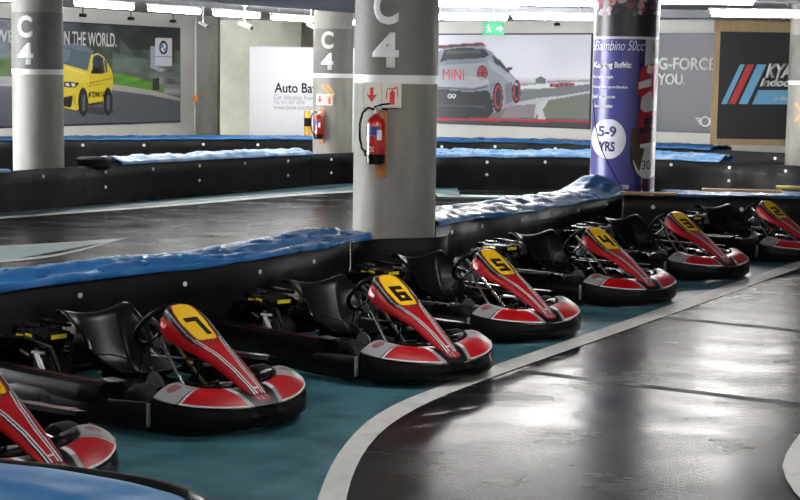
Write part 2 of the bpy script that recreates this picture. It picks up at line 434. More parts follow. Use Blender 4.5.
# ------------------------------------------------------------------ extinguishers, signs, boards
def extinguisher(px, py, r, ang, dist_scale, lab, idx):
    rr = r + .115; x, y = px + rr*math.sin(ang), py - rr*math.cos(ang)
    t = empty('fire_extinguisher', (x, y, 1.19), ang)
    mb = MB(); mb.lathe([(0,.0),(.07,.0),(.084,.012),(.086,.09),(.0861,.091)], n=28); mb.build('base_ring', M['gloss_black'], t)
    mb = MB(); mb.lathe([(.085,.07),(.085,.36),(.078,.395),(.05,.425),(.028,.44),(.024,.455),(.0,.455)], n=28); mb.build('cylinder', M['ext_red'], t)
    fr = cylf(0,0,.085,R(-12),.15,.25,.07,.001)
    def patch(name, a0, w, z0, h, m):
        f = cylf(0,0,.0855,a0,w,z0,h,.0005)
        grid_mesh(name, [[f(i/8,0,0), f(i/8,1,0)] for i in range(9)], m, t)
    patch('label', R(-8), .16, .255, .085, M['label_blue']); patch('tag_sticker', R(42), .045, .22, .09, M['white'])
    lettering('label_text', 'CO2', cylf(0,0,.0855,R(-20),.09,.115,.045,.001), M['white'], t, slices=4, depth=.001)
    mb = MB(); mb.lathe([(.02,.44),(.022,.50),(.014,.505),(0,.506)], n=16); mb.box((.03,0,.50), (.05,.03,.04), bev=.006); mb.build('valve', M['alu'], t)
    mb = MB(); mb.tube([(-.02,0,.51),(.05,0,.535),(.13,0,.545)], .009, 8); mb.tube([(0,0,.49),(.06,0,.495),(.11,0,.49)], .008, 8); mb.build('handle', M['sign_red'] if idx else M['gloss_black'], t)
    mb = MB(); mb.tube([(-.015,-.01,.49),(-.07,-.02,.505),(-.12,-.03,.46),(-.145,-.03,.36),(-.145,-.03,.24),(-.125,-.03,.14),(-.10,-.02,.11)], .011, 8)
    mb.tube([(-.103,-.02,.125),(-.085,-.02,.07)], .014, 8); mb.build('hose', M['gloss_black'], t)
    mb = MB(); mb.box((0,.088,.41), (.05,.012,.04)); mb.build('bracket', M['alu'], t)
    tag(t, lab, 'fire extinguisher')
    bx, by = px + (r+.0105)*math.sin(ang+.035), py - (r+.0105)*math.cos(ang+.035)
    b = empty('mounting_board', (bx, by, 1.07), ang+.03)
    mb = MB(); mb.box((0,0,.30), (.11,.018,.61), bev=.004); mb.build('plank', M['wood'], b)
    mb = MB()
    for z in (.03, .57): mb.lathe([(.007,-.012),(.007,-.009)], (0,0,z), 'y', 8)
    mb.build('screw', M['alu'], b)
    return t, b
def fire_sign(px, py, r, ang, z0, lab, w=.365, h=.225):
    x, y = px + (r+.022)*math.sin(ang), py - (r+.022)*math.cos(ang)
    t = empty('fire_sign', (x, y, z0), ang)
    mb = MB(); mb.box((0,0,h/2), (w,.008,h), bev=.002); mb.build('panel', M['sign_white'], t)
    mb = MB()
    def rect(x0, x1, z0_, z1_): mb.box(((x0+x1)/2, -.0048, (z0_+z1_)/2), (x1-x0, .0016, z1_-z0_))
    rect(-.112,-.080,.10,.18)
    mb.bm.faces.new([mb.bm.verts.new(p) for p in ((-.150,-.0052,.125),(-.096,-.0052,.045),(-.042,-.0052,.125),(-.08,-.0052,.11),(-.112,-.0052,.11))])
    mb.build('arrow_symbol', M['sign_red'], t, smooth=0)
    mb = MB(); rect(.075,.122,.03,.145); rect(.088,.110,.145,.165); rect(.07,.135,.17,.18)
    mb.tube([(.075,-.006,.16),(.05,-.006,.175),(.045,-.006,.13),(.045,-.006,.08)], .005, 6); mb.tube([(.122,-.006,.19),(.145,-.006,.185),(.15,-.006,.14),(.148,-.006,.10)], .005, 6)
    mb.build('extinguisher_symbol', M['sign_red'], t, smooth=0)
    mb = MB(); rect(-.003,.001,.004,h-.004); rect(-.178,-.176,.01,h-.01); mb.build('divider', M['letter_grey'], t, smooth=0)
    mb = MB(); mb.box((0,.012,h/2), (.05,.018,.05)); mb.build('bracket', M['alu'], t)
    tag(t, lab, 'sign'); return t
e1_, b1_ = extinguisher(*NP, R0, R(-20), 1, 'red fire extinguisher with blue label on the near concrete pillar', 0)
tag(b1_, 'varnished wooden board behind the extinguisher on the near pillar', 'board')
fire_sign(*NP, R0, R(-17.5), 1.695, 'red and white fire sign on the near pillar above its extinguisher')
e2_, b2_ = extinguisher(*MP, .368, R(-30), 1, 'small distant red fire extinguisher on the farther concrete pillar', 1)
tag(b2_, 'wooden board behind the extinguisher on the farther pillar', 'board')
fire_sign(*MP, .368, R(-20), 1.40, 'small red and white fire sign on the farther pillar with orange chevrons', .33, .21)
for o in (e2_,): o.location.z = .78+.0
b2_.location.z = .70

# ------------------------------------------------------------------ barriers
def barrier(name, pts, lab, h=.55, depth=.55, flip=1, seam=None, bolts=True, bstep=.78, rows=(.46,), core=True, cat='barrier', bolt_r=.016, skip=(), caps=True):
    """rubber belt on the path, foam core behind it (side = flip * left normal)"""
    P, L = resample(pts, .12); N = side_normals(P)
    t = empty(name, (P[0].x, P[0].y, 0)); o = Vector((P[0].x, P[0].y, 0))
    th = .022; ring = []
    for p, n in zip(P, N):
        a = Vector((p.x, p.y, 0))-o; nn = Vector((n.x, n.y, 0))*flip
        wob = .008*noise.noise(Vector((p.x*1.3, p.y*1.3, 0)))
        lean = .012*noise.noise(Vector((p.x*2.1, p.y*2.1, 5)))
        hh = h + .012*noise.noise(Vector((p.x*.9, p.y*.9, 9)))
        col = []
        prof = [(0,.0),(wob,.18),(lean,.36),(0,hh-.006),(.006,hh),(th-.006,hh),(th,hh-.006),(th,.3),(th,0)]
        for q, z in prof: col.append(a + nn*q + Vector((0,0,z)))
        ring.append(col)
    mb = MB(); mb.loft(ring); mb.build('rubber_belt', M['belt'], t, smooth=50)
    if core:
        ring = []
        for p, n in zip(P, N):
            a = Vector((p.x, p.y, 0))-o; nn = Vector((n.x, n.y, 0))*flip
            ring.append([a+nn*q+Vector((0,0,z)) for q, z in ((th+.002,.0),(th+.002,h-.05),(depth-.03,h-.05),(depth-.03,0))])
        mb = MB(); mb.loft(ring); mb.build('foam_core', M['foam'], t)
    if bolts:
        nb = int(L/bstep)
        for k in range(nb):
            s = (k+.45)/nb; i = int(s*(len(P)-1)); p, n = P[i], N[i]
            if i in skip: continue
            for r_i, z in enumerate(rows):
                if r_i and k % 2: continue
                mb = MB(); c = Vector((p.x, p.y, 0))-o - Vector((n.x,n.y,0))*flip*.004 + Vector((0,0,z+random.uniform(-.012,.012)))
                d = -Vector((n.x, n.y, 0))*flip
                mb.tube([c-d*.004, c+d*.004], bolt_r*1.5, 12); mb.tube([c+d*.004, c+d*.010], bolt_r*.7, 6)
                mb.build('bolt', M['bolt'], t)
    tag(t, lab, cat)
    return t, P, N
def tarp(name, pts, lab, h=.56, depth=.58, flip=1, m=None, amp=.05, hang=.03, seed=0, step=.035, back=.22, n=26, front=-.03, lift=None):
    """a crumpled sheet lying along the barrier top, rolling over its edges"""
    P, L = resample(pts, step); N = side_normals(P); G = []
    for i, (p, nr) in enumerate(zip(P, N)):
        row = []; s = i*step
        ov = front + .022*noise.noise(Vector((s*1.6, seed, 0)))
        hg = hang*(.6+1.4*abs(noise.noise(Vector((s*1.1, seed+3, 0)))))
        for k in range(n):
            v = k/(n-1)
            if v < .1: q, z = ov - .006, h + .012 - hg*(1-v/.1)
            elif v > .88: q, z = depth + .02 + .02*(v-.88)/.12, h - back*(v-.88)/.12
            else: q = ov + (depth+.03-ov)*(v-.1)/.78; z = h + .012
            mid = math.sin(min(1, max(0, (v-.06)/.85))*math.pi)**.6
            w = Vector((p.x*2.2+seed, p.y*2.2, v*1.3))
            r1 = 1-abs(noise.noise(w*1.1))*2.4; r2 = 1-abs(noise.noise(Vector((p.x*5.2+p.y*3.0+seed, p.y*2.2-p.x*2.0, v*2.6))))*2.6
            # long wrinkles running along the barrier
            r3 = 1-abs(noise.noise(Vector((s*.7+seed, v*4.5, 2.2))))*2.6
            z += mid*(amp*(.22*r1 + .30*r2 + .55*r3) + amp*.25)
            if lift: z += mid*lift(s, v)
            z = max(z, h+.004) if .1 <= v <= .88 else z
            row.append((p.x + nr.x*flip*q, p.y + nr.y*flip*q, z))
        G.append(row)
    o = grid_mesh(name, G, m or M['tarp'], thick=.003)
    tag(o, lab, 'tarpaulin'); return o
# near barrier, left run, then the piece wrapped round the pillar, then the run to the banner pillar, then the far right return
rimA = [(p.x, p.y) for p in near_rim]
nb1, P1, N1 = barrier('track_barrier', rimA, 'black rubber barrier along the near track behind karts 7 and 6', rows=(.45,.2), bstep=.85, bolt_r=.0125)
tarp('tarpaulin', rimA[:-1]+[(at(372,236,.55).x-.02, at(372,236,.55).y-.1)], 'shiny blue tarpaulin on the near barrier, left of the near pillar', seed=3, amp=.055, depth=.60, front=-.02, lift=lambda s, v: .012*math.sin(s*1.3))
wrap = [(at(353,243,.53).x-.0, at(353,243,.53).y), (-.26, 13.72), (.0, 13.86), (.24, 13.93), (.385, 14.02), (.44, 14.22)]
barrier('track_barrier', wrap, 'short curved black rubber barrier wrapped round the foot of the near pillar', h=.535, depth=.07, bolts=False, core=False)
rimB = [(at(x, y, .55).x, at(x, y, .55).y) for x, y in ((436,226),(480,217.8),(512,213.6),(555,206.4),(590,200.6),(622,195.6))]
barrier('track_barrier', rimB, 'black rubber barrier behind karts 5 and 4, up to the banner pillar', rows=(.47,.17), bstep=.72, bolt_r=.014)
def peak(s, v):
    return .15*math.exp(-((s-4.75)/.26)**2) + .01
tarp('tarpaulin', rimB[:], 'crumpled blue tarpaulin between the near pillar and the banner pillar', seed=11, amp=.07, lift=peak, depth=.66)
rimC = [(at(x, y, .55).x, at(x, y, .55).y) for x, y in ((624,195.3),(655,195.8),(700,196.6),(750,197.4),(800,198.2),(850,199),(960,201),(1060,203))]
barrier('track_barrier', rimC, 'black rubber barrier behind karts 3 and 2, carrying loose planks', rows=(.40,), bstep=.9, bolt_r=.017)
Pc = [Vector(p) for p in rimC]
tarp('tarpaulin', [at(668,196.2,.55)[:2], at(730,197.2,.55)[:2], at(850,199,.55)[:2], at(1050,202.8,.55)[:2]], 'blue tarpaulin under the loose planks behind kart 2', seed=21, amp=.03, depth=.6)
def plank(px0, py0, px1, py1, z, wdt, m, lab, name='loose_plank'):
    a, b = at(px0, py0, z), at(px1, py1, z); t = (b-a); ang = math.atan2(t.y, t.x)
    mb = MB(); mb.box((a+b)/2, (t.length, wdt, .03), Matrix.Rotation(ang, 3, 'Z'), bev=.004)
    tag(mb.build(name, m), lab, 'plank')
plank(702,189.5,782,191.5,.66,.14,M['plank'],'pale pine plank lying on the blue tarpaulin behind kart 2')
plank(776,187,840,189,.695,.13,M['plank_yellow'],'yellow plank at the picture edge on the barrier behind kart 2')
plank(622,193.0,676,193.6,.60,.10,M['plank'],'thin weathered plank on the barrier below the banner pillar')
# middle row
def rim(pp, z=.56): return [(at(x, y, z).x, at(x, y, z).y) for x, y in pp]
rimD0 = rim(((-60,176),(0,172),(30,170),(60,168.2),(84,166.6)))
barrier('track_barrier', rimD0, 'black barrier sheet passing before the cream pillar marked C4', h=.56, depth=.07, core=False, rows=(.46,), bstep=.95, bolt_r=.017)
tarp('tarpaulin', rim(((-60,176),(-20,173.5),(9,171.4))), 'pale blue tarpaulin at the edge, left of the cream pillar marked C4', m=M['pale_tarp'], seed=31, amp=.05, depth=.5, step=.06)
rimD = rim(((84.5,166.6),(100,165.5),(160,161.8),(220,158.6),(290,155.2),(311,154.2)))
barrier('track_barrier', rim(((311.5,154.2),(333,153.3),(356,152.4))), 'short black barrier sheet at the foot of the farther pillar', h=.56, depth=.07, core=False, rows=(.46,.22), bstep=.95, bolt_r=.017)
barrier('track_barrier', rimD, 'long black barrier across the far track, between the cream pillar and near pillar', h=.56, depth=.42, rows=(.46,.22), bstep=.95, bolt_r=.017)
tarp('tarpaulin', rim(((120,164.2),(135,163.3),(160,161.8),(220,158.6),(290,155.2),(311,154.2))), 'dusty pale blue tarpaulin on the middle barrier behind the track', m=M['pale_tarp'], seed=37, amp=.07, depth=.55, step=.06, lift=lambda s, v: .03)
rimE = [(at(x, y, .56).x, at(x, y, .56).y) for x, y in ((364,152.9),(390,155),(430,156.6),(480,156.4),(590,157),(660,159),(720,161.5),(800,166),(860,170),(1000,180))]
barrier('track_barrier', rimE, 'black barrier across the far track, right of the near pillar', h=.56, rows=(.46,.24), bstep=1.05, bolt_r=.019)
tarp('tarpaulin', rimE[2:-3], 'pale blue tarpaulin on the middle barrier either side of the banner pillar', m=M['pale_tarp'], seed=41, amp=.07, depth=.8, step=.06, lift=lambda s, v: .04)
# farthest row
rimF = [(at(x, y, .56).x, at(x, y, .56).y) for x, y in ((-60,141.5),(0,140.2),(80,139.6),(220,138.6),(300,139),(352,139.5))]
barrier('track_barrier', rimF, 'farthest black barrier below the yellow car poster', h=.56, rows=(.44,), bstep=1.25, bolt_r=.021)
tarp('tarpaulin', rimF, 'farthest blue tarpaulin below the yellow car poster', m=M['tarp'], seed=51, amp=.05, depth=.9, step=.08)
rimG = [(at(x, y, .56).x, at(x, y, .56).y) for x, y in ((360,139.8),(420,141),(500,141.6),(600,144.2),(700,148.6),(780,152.5),(850,156),(1000,164))]
barrier('track_barrier', rimG, 'farthest black barrier below the race car poster', h=.56, rows=(.44,), bstep=1.25, bolt_r=.022)
tarp('tarpaulin', rimG[:4]+[(at(712,149.2,.56).x, at(712,149.2,.56).y)], 'farthest blue tarpaulin below the race car poster', m=M['tarp'], seed=57, amp=.06, depth=.9, step=.08)
# foreground barrier, bottom left
rimH = [(at(x, y, .5).x, at(x, y, .5).y) for x, y in ((-60,452),(0,463),(60,470),(100,476),(150,484.5),(195,497),(215,512),(225,535))]
barrier('track_barrier', rimH, 'black rimmed barrier in the bottom left foreground', h=.525, depth=.75, flip=-1, bolts=False)
tarp('tarpaulin', rimH[:-1], 'large smooth blue tarpaulin in the bottom left foreground', m=M['smooth_tarp'], h=.5, depth=.95, flip=-1, seed=63, amp=.012, hang=.0, step=.03, front=.075, n=40, back=.12,
     lift=lambda s, v: .05*max(0, 1-s/1.1))
# tyre lying at the left pillar's foot
def tyre(x, y, z, lab):
    t = empty('spare_tyre', (x, y, z))
    prof = [(.13,.02),(.16,.0),(.23,-.005),(.265,.02),(.275,.075),(.265,.13),(.23,.155),(.16,.15),(.13,.13),(.13,.02)]
    mb = MB(); mb.lathe(prof, n=36); mb.build('tread', M['tyre'], t)
    tag(t, lab, 'tyre')
p = at(80, 163.5, .60); tyre(p.x+.14, p.y+.36, .522, 'black tyre lying on the middle barrier right of the cream pillar')

# ------------------------------------------------------------------ posters
def painter(P0, ux, W, z0, H, nx, ny, n2):
    """grid of points on the board plus an array painted by polygons given in board metres"""
    U, V = np.meshgrid(np.linspace(0, W, nx), np.linspace(0, H, ny), indexing='ij')
    return U, V
def inside(U, V, poly):
    c = np.zeros(U.shape, bool); n = len(poly); j = n-1
    for i in range(n):
        xi, yi = poly[i]; xj, yj = poly[j]
        with np.errstate(divide='ignore', invalid='ignore'):
            c ^= ((yi > V) != (yj > V)) & (U < (xj-xi)*(V-yi)/(yj-yi+1e-12)+xi)
        j = i
    return c
class Art:
    def __init__(s, P, d, z0, W, H, res):
        s.P = Vector((*P, z0)); s.d = Vector((*d, 0)); s.W = W; s.H = H
        s.n = Vector((s.d.y, -s.d.x, 0))
        if s.n.y > 0: s.n = -s.n
        s.nx, s.ny = int(W*res)+1, int(H*res)+1
        s.U, s.V = np.meshgrid(np.linspace(0, W, s.nx), np.linspace(0, H, s.ny), indexing='ij')
        s.c = np.zeros((s.nx, s.ny, 3))
    def uv(s, px, py):
        q = at_plane(px, py, s.P, s.n) - s.P; return (q.dot(s.d), q.z)
    def poly(s, pts, col, px=True, fade=1.):
        if px: pts = [s.uv(*p) for p in pts]
        m = inside(s.U, s.V, pts); c = srgb(col) if isinstance(col, str) else np.array(col)
        s.c[m] = s.c[m]*(1-fade) + c*fade
    def ell(s, cx, cy, rx, ry, col, r0=0.):
        c = s.uv(cx, cy); e = s.uv(cx+rx, cy); g = s.uv(cx, cy-ry); a, b = abs(e[0]-c[0]), abs(g[1]-c[1])
        q = ((s.U-c[0])/a)**2 + ((s.V-c[1])/b)**2
        m = (q <= 1) & (q >= r0*r0); s.c[m] = srgb(col)
    def vgrad(s, stops):   # stops: (pixel row, colour) top to bottom at board middle
        v = [(s.uv(s.mid, y)[1], srgb(c)) for y, c in stops][::-1]
        for k in range(3): s.c[:, :, k] = np.interp(s.V, [a for a, _ in v], [c[k] for _, c in v])
    def noise(s, amt, sc, y0=None, y1=None, seed=0, streak=1.):
        rng = np.random.RandomState(seed); gx, gy = max(2, int(s.W*sc/streak)), max(2, int(s.H*sc)); g = rng.rand(gx+2, gy+2)
        x = s.U/s.W*gx; y = s.V/s.H*gy; i = np.floor(x).astype(int); j = np.floor(y).astype(int); fx, fy = x-i, y-j
        fx = fx*fx*(3-2*fx); fy = fy*fy*(3-2*fy)
        v = (g[i, j]*(1-fx)*(1-fy)+g[i+1, j]*fx*(1-fy)+g[i, j+1]*(1-fx)*fy+g[i+1, j+1]*fx*fy)
        k = 1 + (v-.5)*2*amt
        if y0 is not None:
            m = (s.V <= s.uv(s.mid, y0)[1]) & (s.V >= s.uv(s.mid, y1)[1]); k = np.where(m, k, 1)
        s.c *= k[..., None]
    def build(s, name, parent, m=None):
        n = s.n
        X = s.P.x + s.d.x*s.U + n.x*.012; Y = s.P.y + s.d.y*s.U + n.y*.012; Z = s.P.z + s.V
        return grid_mesh(name, np.stack([X, Y, Z], -1), m or M['poster'], parent, cols=s.c)
    def text(s, name, body, x0, y1, x1, y0, m, parent, **kw):
        """x0,y0 = lower-left pixel; x1,y1 = upper right"""
        a, b = s.uv(x0, y0), s.uv(x1, y1)
        def f(u, v, d): return s.P + s.d*(a[0]+(b[0]-a[0])*u) + Vector((0,0,a[1]+(b[1]-a[1])*v)) + s.n*(.015+d)
        return lettering(name, body, f, m, parent, depth=.003, **kw)
    def board(s, parent, m, over=0., name='backing_board'):
        mb = MB(); c = s.P + s.d*(s.W/2) + Vector((0,0,s.H/2)) - s.n*.01
        mb.box(c, (s.W+over, .03, s.H+over), Matrix.Rotation(math.atan2(s.d.y, s.d.x), 3, 'Z')); return mb.build(name, m, parent, smooth=0)
# --- yellow car poster
t = empty('car_poster')
A = Art(LWe-dL*(.7+7.6), dL, Zb, 7.6, Zt-Zb, 64); A.P += A.n*.03; A.mid = 120
A.vgrad([(27,'4a5058'),(45,'3c4440'),(62,'4b5848'),(72,'56615a'),(85,'8d8f90'),(92,'a8abae'),(96,'6e7478'),(124,'4a4e54')])
A.noise(.75, 2.6, 20, 84, 3); A.noise(.5, 5, 20, 90, 5, streak=2); A.noise(.12, 3, 88, 130, 9, streak=6)
A.poly([(-200,0),(20,0),(20,60),(-200,60)], '7f8894', fade=.75); A.poly([(-200,60),(20,58),(20,78),(-200,80)], '5f7a3c', fade=.8); A.poly([(-200,78),(20,76),(60,80),(60,88),(-200,90)], 'c8ccd0', fade=.8)
A.poly([(-300,88),(70,86),(110,86),(180,96),(180,130),(-300,135)], '5b6068', fade=.85)
A.poly([(105,20),(180,28),(180,50),(130,50)], '20281e', fade=.75); A.poly([(88,28),(118,30),(120,58),(96,60)], '30382c', fade=.6)
A.poly([(112,52),(150,60),(180,64),(180,80),(150,76),(112,70)], '6f7a74', fade=.7)
A.poly([(112,74),(125,74),(150,82),(165,90),(162,93),(140,89),(112,84)], '5f9a34'); A.poly([(112,84),(150,90),(180,98),(180,101),(150,95),(112,90)], 'b4b2a8')
A.poly([(152,78),(159,78),(159,90),(152,90)], '2a2c2a')
yel = 'e6cf34'
K = lambda pts: [(60+x/5.56, 40+y/5.56) for x, y in pts]
A.noise(.35, 9, 20, 84, 15, streak=3)
A.poly(K([(18,380),(90,400),(240,418),(300,404),(288,380),(150,370),(20,360)]), '33363c', fade=.8)
A.poly(K([(-120,160),(-60,110),(20,100),(150,130),(262,130),(284,165),(293,205),(290,262),(284,290),(280,330),(236,352),(150,366),(88,392),(20,376),(-100,372),(-140,300)]), yel)
A.poly(K([(-60,60),(20,14),(90,18),(150,40),(200,70),(240,90),(262,130),(180,90),(150,170),(20,150),(-80,150)]), '3c424c')
A.poly(K([(-60,60),(20,14),(90,18),(150,36),(190,64),(172,74),(60,48),(0,52),(-60,80)]), '6d7888')
A.poly(K([(-50,72),(20,48),(100,56),(170,78),(150,168),(20,132),(-70,130)]), '5a6b78'); A.poly(K([(0,52),(60,52),(40,120),(-20,118)]), '7d8f9c', fade=.6)
A.poly(K([(172,74),(180,80),(160,172),(150,170)]), yel); A.poly(K([(176,84),(205,72),(240,92),(262,128),(266,150),(258,126),(236,96),(206,80),(182,92),(168,184),(162,182)]), 'e9dc80')
A.poly(K([(184,96),(206,84),(236,100),(258,132),(262,178),(236,186),(176,188)]), '35404a'); A.poly(K([(204,86),(210,86),(232,186),(224,186)]), '1c1f22'); A.poly(K([(236,100),(241,104),(254,182),(248,182)]), 'd8c640')
A.poly(K([(188,150),(206,152),(228,166),(228,184),(184,188),(168,184),(172,172)]), '14161a')
A.poly(K([(20,134),(150,170),(160,200),(158,240),(120,235),(20,236),(-100,230),(-100,130)]), 'ecd94a'); A.poly(K([(30,150),(140,182),(146,192),(30,164)]), 'f4ea86', fade=.7)
A.poly(K([(160,236),(288,208),(288,216),(160,246)]), 'b79f22'); A.poly(K([(150,252),(240,240),(240,246),(150,262)]), 'b8a228', fade=.7)
A.poly(K([(150,355),(236,340),(238,352),(160,368)]), '222428')
A.poly(K([(20,234),(60,234),(104,236),(98,250),(82,264),(30,262),(20,258)]), '23262a'); A.poly(K([(26,240),(46,240),(52,258),(34,258)]), 'eef2f6'); A.poly(K([(60,242),(80,241),(82,256),(66,260)]), 'eef2f6')
A.poly(K([(-60,320),(20,318),(66,308),(68,330),(60,374),(20,370),(-60,366)]), '15171a'); A.poly(K([(72,300),(84,296),(84,360),(76,366)]), 'c9b22a')
A.ell(82.8,102.3,4.9,14.6,'0e1012'); A.ell(83.2,102.8,2.6,9.2,'3a3d42'); A.ell(107.6,101.6,4.6,14.0,'0e1012'); A.ell(108,102.8,2.4,8.8,'3a3d42')
for k in range(6):
    import math as _m
    for cx, rr in ((83.2, 2.4), (108, 2.2)):
        dx, dy = rr*_m.cos(k*_m.pi/3), 8.6*_m.sin(k*_m.pi/3)
        A.poly([(cx-.25,102.8),(cx+.25,102.8),(cx+dx+.25,102.8+dy),(cx+dx-.25,102.8+dy)], '8a8d92')
A.poly([(155,38),(171.5,38.6),(171.5,66.5),(155,65.6)], 'dfe2ea'); A.poly([(150,46),(155,46),(155,66),(166,70),(160,72),(150,68)], 'b9c0cf', fade=.8)
A.poly([(155,56),(171.5,56.6),(171.5,57.2),(155,56.6)], '6a7080')
A.ell(163.1,47.6,4.3,7.0,'15161a'); A.ell(163.1,47.6,2.7,4.6,'eef2f6')
A.poly([(163.1,47.6),(160.5,47.6),(161,45),(163.1,43)], '3c8ed0'); A.poly([(163.1,47.6),(165.7,47.6),(165.2,50),(163.1,52)], '3c8ed0')
A.build('printed_sheet', t); A.board(t, M['frame'], .05)
A.text('slogan', "WERED IN THE WORLD.", -12, 35.5, 115.8, 40, M['white'], t, bold=.012) if 0 else None
A.text('slogan', "IN THE WORLD.", 62, 33.3, 115.8, 45.2, M['white'], t, bold=.012)
A.text('slogan', "WE", -6, 30.2, 13, 42, M['white'], t, bold=.012)
A.text('car_lettering', "M TOWN TAXI", 88, 91.5, 106, 97.5, M['black_ink'], t, bold=.02, shear=.2)
tag(t, 'wide wall poster of a yellow sports sedan driving past a roundel sign', 'poster')
# --- race car poster
t = empty('car_poster'); A = Art(RWs+dR*.9, dR, Zb, 7.0, Zt-Zb, 44); A.P += A.n*.03; A.mid = 520
W_ = A.uv(590.3, 80)[0]; A = Art(RWs+dR*.9, dR, Zb, W_, Zt-Zb, 44); A.P += A.n*.03; A.mid = 520
A.vgrad([(37,'e4e4ee'),(60,'e8e8f2'),(76,'eeeef4'),(82,'c9c9d0'),(84,'9a9ca4'),(90,'8a8c92'),(104,'6c6e72'),(125,'55565a')])
A.noise(.07, 2.5, 36, 82, 3, streak=2)
A.poly([(520,86),(590,80),(590,87),(520,89)], 'e4e6ea'); A.poly([(550,83.5),(575,82.5),(575,86.5),(550,87.5)], 'a85560'); A.poly([(536,79),(541,76),(546,79),(546,83),(536,83)], '6c707a')
for x in (551,556,561,566,571): A.poly([(x,83.8),(x+1.6,83.7),(x+1.6,86.4),(x,86.6)], '4a3038')
A.poly([(548,80.5),(590,79.5),(590,82),(548,83)], '9ea2aa')
A.poly([(516,92),(590,84),(590,97),(560,98),(538,106),(516,106)], '75777d'); A.poly([(510,104),(538,98),(556,96),(540,104),(536,118),(500,118)], 'b9bac0')
A.poly([(548,100),(590,93),(590,119),(546,118),(542,110)], '6e7568'); A.poly([(537,104),(548,98),(590,91),(590,93),(549,100),(543,110),(546,119),(538,119)], 'c4c6cc')
A.poly([(500,106),(536,104),(534,118),(490,118)], '77666e', fade=.8)
g1, g2 = '8f949d', '5e646d'
A.poly([(430,118),(430,60),(437,52),(452,45),(480,44),(492,52),(504,66),(512,74),(520,84),(521,97),(517,104),(505,108),(492,114),(470,119)], g1)
A.poly([(430,46),(452,44.5),(482,42.5),(488,47),(482,45.5),(452,47.5),(430,50)], '6a3038'); A.poly([(440,62),(445,50),(462,47.5),(484,49),(490,55),(484,58),(452,60)], '22262c')
A.poly([(492,55),(500,60),(510,72),(504,74),(496,66)], '353a42'); A.poly([(444,60),(484,58),(488,62),(446,65)], '74808c', fade=.7)
A.poly([(430,88),(470,92),(488,90),(492,96),(494,112),(486,119),(430,119)], '1b1e23'); A.poly([(430,66),(485,63),(489,84),(474,88),(430,86)], '9fa5ae')
A.ell(482.5,73,5.3,7.6,'2a2e34'); A.ell(482.5,73,4.2,6.2,'b83a42'); A.poly([(478,72.2),(487,72.2),(487,73.6),(478,73.6)], '5a2028'); A.poly([(481.8,67),(483.2,67),(483.2,79),(481.8,79)], '5a2028')
A.ell(498,97.5,5.2,15,'16181c'); A.ell(498.4,97,3.9,12,'c03c46'); A.ell(498.6,97,2.9,10,'23262b'); A.ell(516.5,91.5,4.3,11.8,'16181c'); A.ell(516.8,91.5,3.1,9,'c03c46'); A.ell(517,91.5,2.2,7,'23262b')
A.poly([(505,68),(513,67),(512,70),(507,71)], '30343a')
A.poly([(436,76),(482,76.5),(489,80),(489,84),(474,88),(436,86)], 'b4b8c0', fade=.7); A.poly([(488,60),(500,66),(512,76),(519,86),(512,84),(500,74),(490,68)], 'a9aeb8', fade=.8)
A.poly([(505,84),(512,82),(513,102),(506,104)], '6e747e'); A.poly([(490,84),(497,82),(492,90),(491,100)], '767b84'); A.poly([(446,51),(480,50),(482,53),(446,54.5)], '596069', fade=.7)
A.poly([(436,86.5),(474,88.5),(488,85),(488,87.5),(474,91),(436,89)], '5c626a'); A.poly([(437,104),(486,106),(486,108),(437,106)], '3a3e45')
for x in (450,454): A.ell(x,96,2.2,2.2,'d8dadf'); A.ell(x,96,1.2,1.2,'1b1e23')
A.poly([(430,117.3),(590,120.5),(590,123.0),(430,119.8)], 'c01c30'); A.poly([(430,119.8),(590,122.4),(590,130),(430,126)], '33343a')
A.build('printed_sheet', t); A.board(t, M['frame'], .07)
A.text('tailgate_lettering', "MINI", 443, 69.5, 464.5, 79.5, M['stripe_red'], t, bold=.0)
tag(t, 'large wall poster of a grey race car with red wheels on a track', 'poster')
# --- G-FORCE poster
t = empty('text_poster'); gx0 = at_plane(600, 80, Vector((*RWs, 1)), Vector((*nR, 0))); u0 = (Vector((gx0.x, gx0.y))-RWs).dot(dR)
A = Art(RWs+dR*u0, dR, Zb, 4.3, Zt-Zb, 20); A.P += A.n*.03; A.mid = 680
A.vgrad([(35,'5b5a66'),(60,'54545c'),(100,'4b4b51'),(130,'45454b')]); A.noise(.06, 3)
A.build('printed_sheet', t); A.board(t, M['frame'], .05)
A.text('slogan', "G-FORCE", 658.5, 57.6, 716, 69.8, M['white'], t, bold=.03); A.text('slogan', "YOU.", 657.5, 73.5, 686, 84.8, M['white'], t, bold=.03)
def ringmesh(art, cx, cy, rx, ry, m, parent, name, w=.25):
    mb = MB(); n = 28; a = []
    for k in range(n):
        th = 2*math.pi*k/n
        o = art.uv(cx+rx*math.cos(th), cy+ry*math.sin(th)); i = art.uv(cx+rx*(1-w)*math.cos(th), cy+ry*(1-w)*math.sin(th))
        a.append(tuple(art.P+art.d*q[0]+Vector((0,0,q[1]))+art.n*.016 for q in (o, i)))
    for k in range(n): mb.face([a[k][0], a[(k+1)%n][0], a[(k+1)%n][1], a[k][1]])
    return mb.build(name, m, parent, smooth=0)
def flat(art, pts, m, parent, name, dz=.016):
    mb = MB(); mb.face([art.P+art.d*q[0]+Vector((0,0,q[1]))+art.n*dz for q in (art.uv(*p) for p in pts)]); return mb.build(name, m, parent, smooth=0)
lg = ringmesh(A, 705.5, 121.5, 5, 5.2, M['white'], t, 'wing_emblem')
